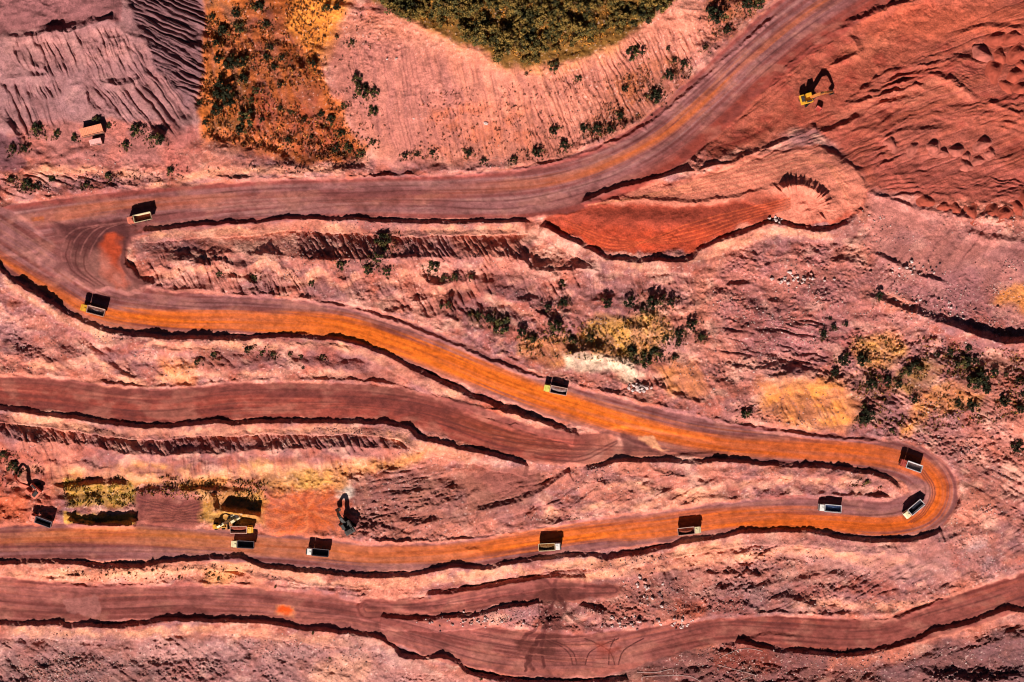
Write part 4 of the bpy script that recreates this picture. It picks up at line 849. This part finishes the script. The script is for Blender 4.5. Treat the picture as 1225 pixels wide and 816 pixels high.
# dumped spoil heaps
HEAPM = new_mat('spoil', lin(170,92,78), .95, 0, .3, 1.4, 1.0); HEAPR = new_mat('red_spoil', lin(166,76,58), .95, 0, .25, 1.4, 1.0)
def heap_mesh(seed, mat):
    b = MB(); rr = random.Random(seed); n, m_ = 28, 12; vs = [(0, 0, 1)]; ph = [rr.uniform(0, 6.28) for _ in range(4)]
    for j in range(1, m_ + 1):
        r = j / m_
        for k in range(n):
            a = 2 * math.pi * k / n; q = 1 + .14 * math.sin(2 * a + ph[0]) + .1 * math.sin(3 * a + ph[1]) + .07 * math.sin(5 * a + ph[2])
            z = (.8 * (.5 + .5 * math.cos(math.pi * min(r / .8, 1))) ** .75 + .2 * (1 - r)) * (1 + .1 * math.sin(7 * a + ph[3]) * r) + rr.uniform(-.06, .06) - (.15 if j == m_ else 0)
            vs.append((r * q * math.cos(a), r * q * math.sin(a), z))
    fs = [(0, 1 + k, 1 + (k + 1) % n) for k in range(n)]
    for j in range(m_ - 1):
        for k in range(n): fs.append((1 + j * n + k, 1 + (j + 1) * n + k, 1 + (j + 1) * n + (k + 1) % n, 1 + j * n + (k + 1) % n))
    return b.add(vs, fs).build('spoil_heap', mat, None, 0, True)
hv = [heap_mesh(3, HEAPM), heap_mesh(5, HEAPM), heap_mesh(8, HEAPR), heap_mesh(13, HEAPR)]
HEAPS = [('dumped earth heap in the scattered cluster of heaps on the red ground', 'heaps tipped below the excavator ground', [(1065,171,10,3.4,0),(1092,177,9,3,0),(1116,176,8,3,1),(1128,183,8,2.6,1),(1144,181,9,3.2,0),(1156,187,7,2.6,1),(1176,172,9,3.6,0),(1154,198,10,3.2,1),(1170,192,8,2.4,0),(1185,183,7,2.3,1)]),
         ('dumped earth heap in the rows of heaps at the far upper right', 'heaps tipped at the upper right edge', [(1194,46,11,3.2,2),(1212,44,10,3,3),(1176,66,10,3.4,0),(1196,68,10,3.2,2),(1217,64,10,2.8,3),(1190,86,11,3,3),(1213,90,10,3,2),(1204,103,10,2.2,3),(1222,106,9,2.4,2),(1222,78,8,2.2,3)]),
         ('dark rounded earth heap in the row along the lower edge of the red ground', 'heaps along the edge of the red ground', [(1109,241,10,2.8,2),(1127,247,9,2.6,3),(1143,250,9,2.8,2),(1163,255,9,2.4,3),(1187,254,10,2.8,2),(1201,256,8,2.4,3),(1218,250,10,3,2),(1226,240,10,3,3)])]
first = set()
for lab, grp, L in HEAPS:
    for (u, v, r, h, k) in L:
        o = hv[k] if k not in first else hv[k].copy()
        if k in first: COL.objects.link(o)
        first.add(k); o.location = pt(u, v, -.15); o.rotation_euler = (0, 0, random.uniform(0, 6)); o.scale = (r * S * 1.3, r * S * 1.15, h * .62); tag(o, lab, 'earth heap', grp)

# ------------------------------------------------------------ trees and shrubs
def leaf_mat(name, rgb, k=1.0):
    m = new_mat(name, tuple(c * k for c in rgb), .85, 0, .45, 1.1); return m
LEAF = [leaf_mat('dark_leaves', (.026, .026, .011)), leaf_mat('olive_leaves', (.105, .08, .024)), leaf_mat('dry_leaves', (.15, .075, .022)), leaf_mat('gold_leaves', (.26, .15, .035))]
BARK = new_mat('bark', (.06, .035, .025), .9, 0, .3, 4)
def crown_mesh(seed, mats, ncl=14, nleaf=34, flat=.75, leaf=.13):
    rr = random.Random(seed); vs = []; fs = []; mi = []
    cl = []
    for _ in range(ncl):
        a = rr.uniform(0, 6.283); r = rr.random() ** .6 * .82; cl.append((r * math.cos(a), r * math.sin(a), .35 + flat * rr.uniform(0, 1) * (1 - r * r * .7), rr.uniform(.16, .34), rr.choices(range(len(mats)), [5, 3, 1][:len(mats)])[0]))
    for cx, cy, cz, cr, m_ in cl:
        for _ in range(nleaf):
            d = Vector((rr.gauss(0, 1), rr.gauss(0, 1), rr.gauss(0, 1))).normalized(); p = Vector((cx, cy, cz)) + d * cr * rr.uniform(.55, 1.08)
            x = Vector((rr.gauss(0, 1), rr.gauss(0, 1), rr.gauss(0, .6))).normalized(); y = x.cross(d + Vector((rr.uniform(-.5, .5), rr.uniform(-.5, .5), rr.uniform(-.5, .5))))
            if y.length < .05: continue
            y.normalize(); l = leaf * rr.uniform(.6, 1.4); b = len(vs)
            vs += [tuple(p - x * l), tuple(p - y * l * .55), tuple(p + x * l), tuple(p + y * l * .55)]; fs.append((b, b + 1, b + 2, b + 3)); mi.append(m_)
    me = bpy.data.meshes.new('crown'); me.from_pydata(vs, [], fs)
    for m_ in mats: me.materials.append(m_)
    me.polygons.foreach_set('material_index', mi); return me
def plant(name, seed, mats, **kw):
    t = bpy.data.objects.new(name, None); COL.objects.link(t); t.empty_display_size = .3
    c = bpy.data.objects.new('crown', crown_mesh(seed, mats, **kw)); COL.objects.link(c); c.parent = t
    rr = random.Random(seed); b = MB(); b.tube([(0, 0, -.3), (.02, .01, .2), (.04, -.03, .55), (.02, .02, .85)], [.075, .06, .04, .015], 6)
    for k in range(4):
        a = rr.uniform(0, 6.28); b.tube([(.03, 0, .25 + .08 * k), (.3 * math.cos(a), .3 * math.sin(a), .55 + .08 * k), (.55 * math.cos(a), .55 * math.sin(a), .7 + .06 * k)], [.035, .022, .008], 5)
    b.build('trunk', BARK, t); return t
protos = [plant('shrub', 1, [LEAF[0], LEAF[1]]), plant('shrub', 2, [LEAF[0], LEAF[1]], flat=1.0), plant('shrub', 3, [LEAF[1], LEAF[0], LEAF[2]], flat=.55), plant('shrub', 4, [LEAF[1], LEAF[2], LEAF[3]], flat=.6), plant('shrub', 5, [LEAF[2], LEAF[1], LEAF[3]], ncl=10, flat=.5)]
tprotos = [plant('tree', 11, [LEAF[3], LEAF[1], LEAF[2]], ncl=20, nleaf=40, leaf=.11), plant('tree', 12, [LEAF[1], LEAF[3], LEAF[0]], ncl=22, nleaf=40, leaf=.11), plant('tree', 13, [LEAF[1], LEAF[0], LEAF[3]], ncl=18, nleaf=44, leaf=.11), plant('tree', 14, [LEAF[3], LEAF[1], LEAF[2]], ncl=20, nleaf=40, leaf=.1)]
usedp = set()
def grow(pl, i, u, v, r, lab, cat, grp, hz=1.0):
    p = pl[i]; rot = (0, 0, random.uniform(0, 6.28)); sc = (r * S, r * S, r * S * hz)
    if p.name not in usedp:
        usedp.add(p.name); p.location = pt(u, v, -.05); p.rotation_euler = rot; p.scale = sc; tag(p, lab, cat, grp); return p
    return dup(p, pt(u, v, -.05), rot, sc, lab, cat, grp)
SHRUBS = [
 ('dark green bush in the golden grass strip', 'bushes in the golden grass', 0, [(284,17,7),(268,38,10),(286,34,7),(305,10,5),(262,72,7),(277,76,10),(291,75,9),(291,95,7),(268,108,14),(276,121,9),(261,131,9),(296,141,12),(246,148,5),(288,157,7),(240,123,4),(310,8,6),(323,57,5),(337,69,5),(320,69,5),(329,81,5),(335,102,4),(306,108,5),(349,134,4),(364,144,4),(385,136,5),(396,144,6),(408,160,6),(403,178,6),(416,178,7),(373,165,4),(345,168,4),(313,144,5),(390,9,5),(404,9,6),(374,76,5),(254,20,5),(258,52,5),(300,120,5),(318,30,5),(336,130,4)]),
 ('low bush beside the sheds under the grey tip', 'bushes around the sheds', 2, [(116,142,5),(44,156,8),(165,157,8),(189,165,9),(15,180,6),(131,150,4),(90,165,5),(70,160,5),(150,175,5),(30,178,5)]),
 ('dark bush standing on the bare pink slope under the wood', 'bushes on the upper pink slope', 1, [(403,45,3),(421,51,4),(427,95,6),(432,111,10),(448,111,6),(446,134,7),(412,126,5),(431,184,6),(445,171,5),(629,89,3),(692,95,4),(759,64,11),(661,80,7),(799,59,3)]),
 ('small bush at the foot of the upper slope beside the main road', 'bushes along the upper road edge', 0, [(517,184,5),(560,183,5),(500,185,4),(578,193,4),(485,187,4),(643,183,8),(663,157,7),(674,175,7),(699,154,6),(714,156,7),(730,156,5),(741,138,5),(748,107,6),(782,116,9),(799,91,7),(806,73,4),(818,77,6),(843,58,4),(857,21,13),(849,15,8),(870,36,7),(893,8,9),(906,5,8),(615,193,5)]),
 ('scraggy bush on the rough bank at the far left above the main road', 'bushes above the left junction', 2, [(31,221,7),(44,224,6),(104,222,5),(62,213,5),(203,205,6),(15,215,5),(130,212,5)]),
 ('bush on the pink terrace between the two upper roads', 'bushes on the upper terrace', 1, [(305,332,5),(262,327,4),(459,290,11),(452,308,8),(409,317,6),(440,321,7),(462,325,7),(518,320,8),(531,332,4),(543,331,5),(564,331,4),(373,339,4),(535,365,5),(527,367,3),(572,376,4),(583,380,6),(598,388,12),(562,377,3)]),
 ('dark bush on the slope below the orange platform', 'bushes below the platform', 0, [(726,362,8),(753,362,9),(781,363,10),(802,363,6),(793,356,4),(655,368,6),(663,392,11),(623,398,8),(673,362,6),(827,389,8),(813,399,6),(839,403,5),(672,338,4),(769,372,6)]),
 ('bush in the ochre clearing above the middle road', 'bushes in the ochre clearing', 2, [(754,423,9),(769,431,10),(784,423,8),(795,405,6),(812,410,5),(893,495,9),(839,404,5),(808,428,5),(685,408,6),(705,405,6),(636,405,7)]),
 ('tiny round bush on the bare rocky flat near the right cliff', 'small round bushes on the rocky flat', 0, [(984,398,5),(997,392,4),(1011,388,4),(993,381,3),(1051,354,6)]),
 ('dark bush in the thicket above the hairpin bend', 'bushes above the hairpin', 0, [(1010,431,8),(1031,431,9),(1040,460,9),(1059,455,9),(1082,444,9),(1095,439,8),(1074,459,7),(1150,432,10),(1136,422,5),(1157,417,6),(1121,424,4),(1166,432,6),(1172,451,11),(1162,457,9),(1188,446,7),(1203,448,4),(1218,454,5),(1144,481,6),(1162,485,9),(1200,480,9),(1218,490,7),(1222,472,4),(1036,495,11),(1031,503,8),(984,402,5),(1067,516,6),(1216,534,9),(997,446,6),(1134,444,3),(1092,478,5),(1177,464,8)]),
 ('low bush on the pale bank above the lower left road', 'bushes above the lower left road', 2, [(257,423,5),(237,433,5),(298,419,6),(313,420,6),(328,424,5),(360,426,3),(386,427,4),(363,440,3),(347,424,3),(15,557,8),(5,545,6),(22,566,6)]),
 ('small bush on the pale bank beneath the lower haul road', 'bushes beneath the lower haul road', 3, [(128,688,2.5),(155,686,3),(183,683,2.5),(215,690,2.5),(250,684,4),(262,692,3),(330,702,2.5),(375,757,3),(395,788,3),(575,812,3)]),
]
for lab, grp, k, L in SHRUBS:
    for (u, v, r) in L:
        i = k if random.random() < .65 else random.choice([0, 1, 2])
        if k == 3: i = 3
        grow(protos, i, u, v, r * random.uniform(.8, 1.05), lab, 'bush', grp, random.uniform(.75, 1.1))
grow(protos, 4, 1036, 576, 6, 'low straw coloured bush on the narrow tongue inside the hairpin', 'bush', None, .6)
# the wood at the top: each tree on its own
WOODP = [(456,-26),(462,2),(480,13),(500,24),(525,28),(548,38),(572,50),(592,62),(612,68),(628,74),(644,68),(664,62),(684,56),(706,58),(722,46),(744,38),(768,26),(792,8),(812,-6),(826,-26)]
def inside(P, x, y):
    c = False
    for i in range(len(P)):
        a, b = P[i], P[i - 1]
        if (a[1] > y) != (b[1] > y) and x < (b[0] - a[0]) * (y - a[1]) / (b[1] - a[1]) + a[0]: c = not c
    return c
cand = []
for v in np.arange(-24, 76, 10.5):
    for u in np.arange(456, 830, 11.5):
        a, b = u + random.uniform(-4.5, 4.5), v + random.uniform(-4, 4)
        if inside(WOODP, a, b + float(vnoise(np.array([a / 14.]), np.array([b / 14.]), 35)[0]) * 9): cand.append((a, b))
cand = [c for c in cand if float(vnoise(np.array([c[0] / 20.]), np.array([c[1] / 16.]), 37)[0]) < .62]
for a, b in cand:
    grow(tprotos, random.choices([0, 1, 2, 3], [4, 4, 2, 4])[0], a, b, random.choice([random.uniform(4, 7), random.uniform(7, 12.5)]), 'olive tree in the dense wood on the hilltop at the top edge', 'tree', 'trees of the hilltop wood', random.uniform(.8, 1.4))
# any unused prototypes are dropped
for p in protos + tprotos:
    if p.name not in usedp:
        for c in list(p.children): bpy.data.objects.remove(c)
        bpy.data.objects.remove(p)

# grass and scrub that nobody could count
GRASSM = bpy.data.materials.new('dry_grass'); GRASSM.use_nodes = True
_b = GRASSM.node_tree.nodes['Principled BSDF']; _a = GRASSM.node_tree.nodes.new('ShaderNodeAttribute'); _a.attribute_name = 'tint'
GRASSM.node_tree.links.new(_a.outputs['Color'], _b.inputs['Base Color']); _b.inputs['Roughness'].default_value = .9
GZ = [(([(247,-40),(410,-40),(400,20),(378,70),(400,120),(440,185),(380,192),(300,178),(242,165),(238,120),(245,40)]), 5600, [lin(186,100,40), lin(132,66,28), lin(84,52,22), lin(206,126,54), lin(110,58,28)], .7),
      (WOODP, 5000, [lin(206,132,44), lin(170,104,36), lin(96,72,26), lin(222,150,60)], .9),
      ([(450,0),(480,20),(570,60),(625,90),(700,72),(745,48),(815,0),(800,-10),(720,50),(625,75),(560,45),(480,5)], 900, [lin(216,140,60), lin(140,96,40)], .6),
      ([(500,110),(700,90),(740,90),(800,70),(840,60),(780,140),(700,180),(480,192)], 1500, [lin(130,58,34), lin(84,44,26), lin(160,84,44)], .55),
      ([(740,90),(800,70),(830,90),(780,130),(740,160),(700,165)], 900, [lin(120,62,30), lin(150,86,40), lin(70,48,24)], .7),
      ([(845,-20),(930,-20),(900,20),(850,60)], 500, [lin(120,62,30), lin(150,86,40), lin(70,48,24)], .7),
      ([(700,385),(790,375),(812,400),(785,436),(720,432),(620,425),(620,405)], 1300, [lin(206,146,58), lin(120,92,34), lin(80,62,26)], .6),
      ([(1015,400),(1080,400),(1225,420),(1225,500),(1080,520),(1020,505)], 2200, [lin(150,108,44), lin(96,76,30), lin(206,142,60), lin(100,54,36)], .6),
      ([(70,572),(160,568),(320,575),(320,600),(240,598),(160,592),(162,606),(80,606)], 1400, [lin(206,150,54), lin(120,88,32), lin(70,54,22)], .6),
      ([(560,370),(620,380),(612,402),(560,390)], 250, [lin(110,82,36), lin(150,100,50)], .6),
      ([(60,678),(300,676),(330,692),(100,696)], 260, [lin(90,56,34), lin(150,96,50)], .5),
      ([(1020,572),(1060,575),(1055,584),(1015,582)], 120, [lin(110,76,40)], .5),
      ([(0,535),(40,545),(60,570),(0,590)], 250, [lin(110,74,36), lin(140,84,44)], .6),
      ([(80,205),(240,200),(420,192),(430,204),(240,212),(0,236),(0,215)], 700, [lin(90,50,36), lin(120,66,44)], .5),
      ([(380,10),(450,10),(470,40),(420,90),(470,160),(440,180),(380,80)], 260, [lin(150,86,46), lin(96,56,34)], .5)]
GZ += [([(u - r * 1.7, v - r * 1.2), (u + r * 1.7, v - r * 1.2), (u + r * 1.7, v + r * 1.5), (u - r * 1.7, v + r * 1.5)], int(5 * r), [lin(120,84,40), lin(92,62,32), lin(150,98,50), lin(80,60,26)], .5) for q in SHRUBS for (u, v, r) in q[3] if r >= 4]
gv, gc = [], []
for P, n, cols, h in GZ:
    xs = [p[0] for p in P]; ys = [p[1] for p in P]; k = 0
    while k < n:
        u = random.uniform(min(xs), max(xs)); v = random.uniform(min(ys), max(ys)); k += 1
        if not inside(P, u, v) or float(vnoise(np.array([u / 16.]), np.array([v / 16.]), 31)[0]) + float(vnoise(np.array([u / 5.]), np.array([v / 5.]), 33)[0]) * .6 < -.25: continue
        p = pt(u, v); c = random.choice(cols); hh = h * random.uniform(.6, 1.5)
        for _ in range(3):
            a = random.uniform(0, 6.28); l = Vector((math.cos(a), math.sin(a), 0)); q = p + Vector((random.uniform(-.35, .35), random.uniform(-.35, .35), 0)); lean = Vector((random.uniform(-.5, .5), random.uniform(-.5, .5), 1)) * hh
            kk = random.uniform(.75, 1.25); gv += [q - l * .28, q + l * .28, q + lean + l * .06]; gc += [(c[0] * kk, c[1] * kk, c[2] * kk, 1)] * 3
me = bpy.data.meshes.new('grass'); me.from_pydata([tuple(v) for v in gv], [], [(i, i + 1, i + 2) for i in range(0, len(gv), 3)])
at_ = me.attributes.new('tint', 'FLOAT_COLOR', 'POINT'); at_.data.foreach_set('color', np.array(gc, np.float32).ravel()); me.materials.append(GRASSM)
o = bpy.data.objects.new('grass', me); COL.objects.link(o); o['kind'] = 'stuff'; tag(o, 'dry golden and olive grass tufts scattered over the banks', 'grass')

# ------------------------------------------------------------ boulders and rubble
ROCKM = [new_mat('pale_rock', lin(206,176,168), .9, 0, .25, 1.5, .5), new_mat('pink_rock', lin(190,128,114), .9, 0, .25, 1.5, .5), new_mat('dark_rock', lin(112,80,80), .9, 0, .3, 1.5, .5)]
def rock_geo(seed):
    bm = bmesh.new(); bmesh.ops.create_icosphere(bm, subdivisions=1, radius=1); rr = random.Random(seed)
    sx, sy, sz = rr.uniform(.8, 1.2), rr.uniform(.6, 1.0), rr.uniform(.5, .85)
    for v in bm.verts: v.co = Vector((v.co.x * sx, v.co.y * sy, v.co.z * sz)) * rr.uniform(.75, 1.2)
    vs = [v.co.copy() for v in bm.verts]; fs = [tuple(v.index for v in f.verts) for f in bm.faces]; bm.free(); return vs, fs
GEO = [rock_geo(k) for k in range(8)]
RME = []
for k in range(8):
    me = bpy.data.meshes.new('boulder'); me.from_pydata([tuple(v) for v in GEO[k][0]], [], GEO[k][1]); me.materials.append(ROCKM[[0, 0, 1, 1, 2, 0, 1, 2][k]]); RME.append(me)
CL = [('pale boulder in the stone pile beside the orange middle road', 'stones beside the middle road', 764, 463, 11, 5, 22, .5, 1.1, (0, 1, 5)),
      ('boulder in the pale rubble strip between the two lower left roads', 'stones in the lower rubble strip', 560, 744, 45, 6, 40, .35, .8, (0, 1, 5, 2, 4)),
      ('boulder in the tumbled stones under the hauled bank at bottom centre', 'tumbled stones at bottom centre', 750, 745, 28, 8, 40, .4, 1.0, (0, 1, 2, 4, 5)),
      ('boulder in the stone spill at the foot of the blue grey slope', 'stones under the grey slope', 815, 746, 14, 6, 22, .4, .9, (0, 1, 5, 4)),
      ('boulder in the rocky streak below the orange platform', 'stones below the platform', 955, 335, 28, 8, 34, .4, .9, (0, 1, 2, 5)),
      ('boulder at the lower edge of the platform berm', 'stones by the platform berm', 926, 262, 7, 4, 12, .5, 1.0, (0, 5)),
      ('boulder on the rocky ledge crossing the pale slope at right', 'stones on the right ledge', 1090, 325, 40, 10, 30, .35, .8, (0, 2, 4, 5)),
      ('boulder in the debris above the shadowed cliff at right', 'stones above the cliff', 1120, 370, 45, 10, 30, .35, .7, (0, 2, 4)),
      ('boulder in the broken rock patch between the lower roads', 'stones in the broken rock patch', 770, 705, 30, 16, 30, .4, 1.0, (1, 2, 4, 0)),
      ('white stone alone on the pale pink slope under the wood', 'white stones on the upper slope', 0, 0, 0, 0, 0, 0, 0, ())]
nb = 0
def add_rock(u, v, r, k, lab, grp):
    o = bpy.data.objects.new('boulder', RME[k]); COL.objects.link(o); o.location = pt(u, v, r * .25); o.rotation_euler = (random.uniform(0, 6), random.uniform(0, 6), random.uniform(0, 6)); o.scale = (r,) * 3; tag(o, lab, 'boulder', grp)
for lab, grp, u, v, su, sv, n, r0, r1, ks in CL:
    for _ in range(n): add_rock(u + random.gauss(0, 1) * su * .6, v + random.gauss(0, 1) * sv * .6, random.uniform(r0, r1), random.choice(ks), lab, grp)
for (u, v, r) in [(581,147,.9),(463,71,.5),(474,70,.5),(415,33,.4),(495,142,.4)]: add_rock(u, v, r, 0, 'white stone lying alone on the pink slope under the wood', 'white stones on the upper slope')
RZ = [(0,760,440,816,900,.14,.4),(0,785,110,816,700,.18,.5),(840,780,1225,816,1100,.15,.5),(700,665,1000,745,900,.15,.45),(480,732,620,752,500,.15,.4),(870,300,1010,420,700,.14,.42),(1030,260,1225,395,900,.14,.4),
      (640,365,860,470,300,.14,.35),(840,380,1020,520,500,.14,.4),(1020,400,1225,620,700,.14,.42),(400,560,760,645,450,.14,.4),(0,400,330,445,350,.14,.36),(150,300,640,345,300,.12,.3),(365,275,620,310,500,.12,.32),(0,510,500,540,500,.12,.32),(0,205,240,240,250,.14,.4),(300,195,640,210,150,.12,.3),(900,640,1200,730,500,.13,.36),(420,40,840,190,250,.1,.25),(560,440,690,510,150,.12,.3)]
rv, rf, rc = [], [], []
RC = [lin(210,176,166), lin(186,124,110), lin(120,84,82), lin(150,98,90)]
for (u0, v0, u1, v1, n, r0, r1) in RZ:
    cs_ = [(random.uniform(u0, u1), random.uniform(v0, v1), random.uniform(6, 26)) for _ in range(max(3, n // 45))]
    for _ in range(n):
        cu_, cv_, sp_ = random.choice(cs_); u = cu_ + random.gauss(0, sp_); v = cv_ + random.gauss(0, sp_ * .5)
        if not (-60 < u < 1285 and -50 < v < 866): continue
        i = min(np.searchsorted(GU, u), nu - 1); j = min(np.searchsorted(GV, v), nv - 1)
        if FLAT[j, i] > .3: continue
        r = r0 + (r1 - r0) * random.random() ** 2; g = random.choice(GEO); p = pt(u, v, r * .2); m_ = Matrix.Rotation(random.uniform(0, 6.28), 3, Vector((random.gauss(0, 1), random.gauss(0, 1), random.gauss(0, 1))))
        b = len(rv); rv += [tuple(p + (m_ @ q) * r) for q in g[0]]; rf += [tuple(x + b for x in f) for f in g[1]]; rc += [(*random.choice(RC), 1)] * len(g[0])
me = bpy.data.meshes.new('rubble'); me.from_pydata(rv, [], rf); at_ = me.attributes.new('tint', 'FLOAT_COLOR', 'POINT'); at_.data.foreach_set('color', np.array(rc, np.float32).ravel())
me.materials.append(new_mat('rubble_stone', None, .9, 0, .2, 2, .3, 'tint')); o = bpy.data.objects.new('rubble', me); COL.objects.link(o); o['kind'] = 'stuff'; tag(o, 'loose stones and gravel strewn over the pit slopes', 'rubble')

# pale pipes on the dark ground at the bottom
PIPEM = new_mat('pale_pipe', lin(200,166,156), .6, 0, .15, 2)
for pts, lab in [([(860,787),(880,778),(897,776),(912,779)], 'thin pale pipe bending right across the dark ground, uppermost of the pipes'), ([(858,795),(872,799),(888,803),(905,808)], 'thin pale pipe slanting down right on dark ground'),
                 ([(762,804),(785,804),(805,800),(806,804)], 'short pale pipe lying above the longest pipe at the bottom edge'), ([(768,815),(768,810),(800,808),(825,809),(838,815)], 'longest pale pipe curving along the bottom edge'), ([(886,814),(897,810)], 'shortest pale pipe near the bottom right of the pipes')]:
    P = smooth_line(pts, 3); b = MB(); b.tube([pt(x, y, .25) for x, y in P], .1, 6); o = b.build('pipe', PIPEM); tag(o, lab, 'pipe')
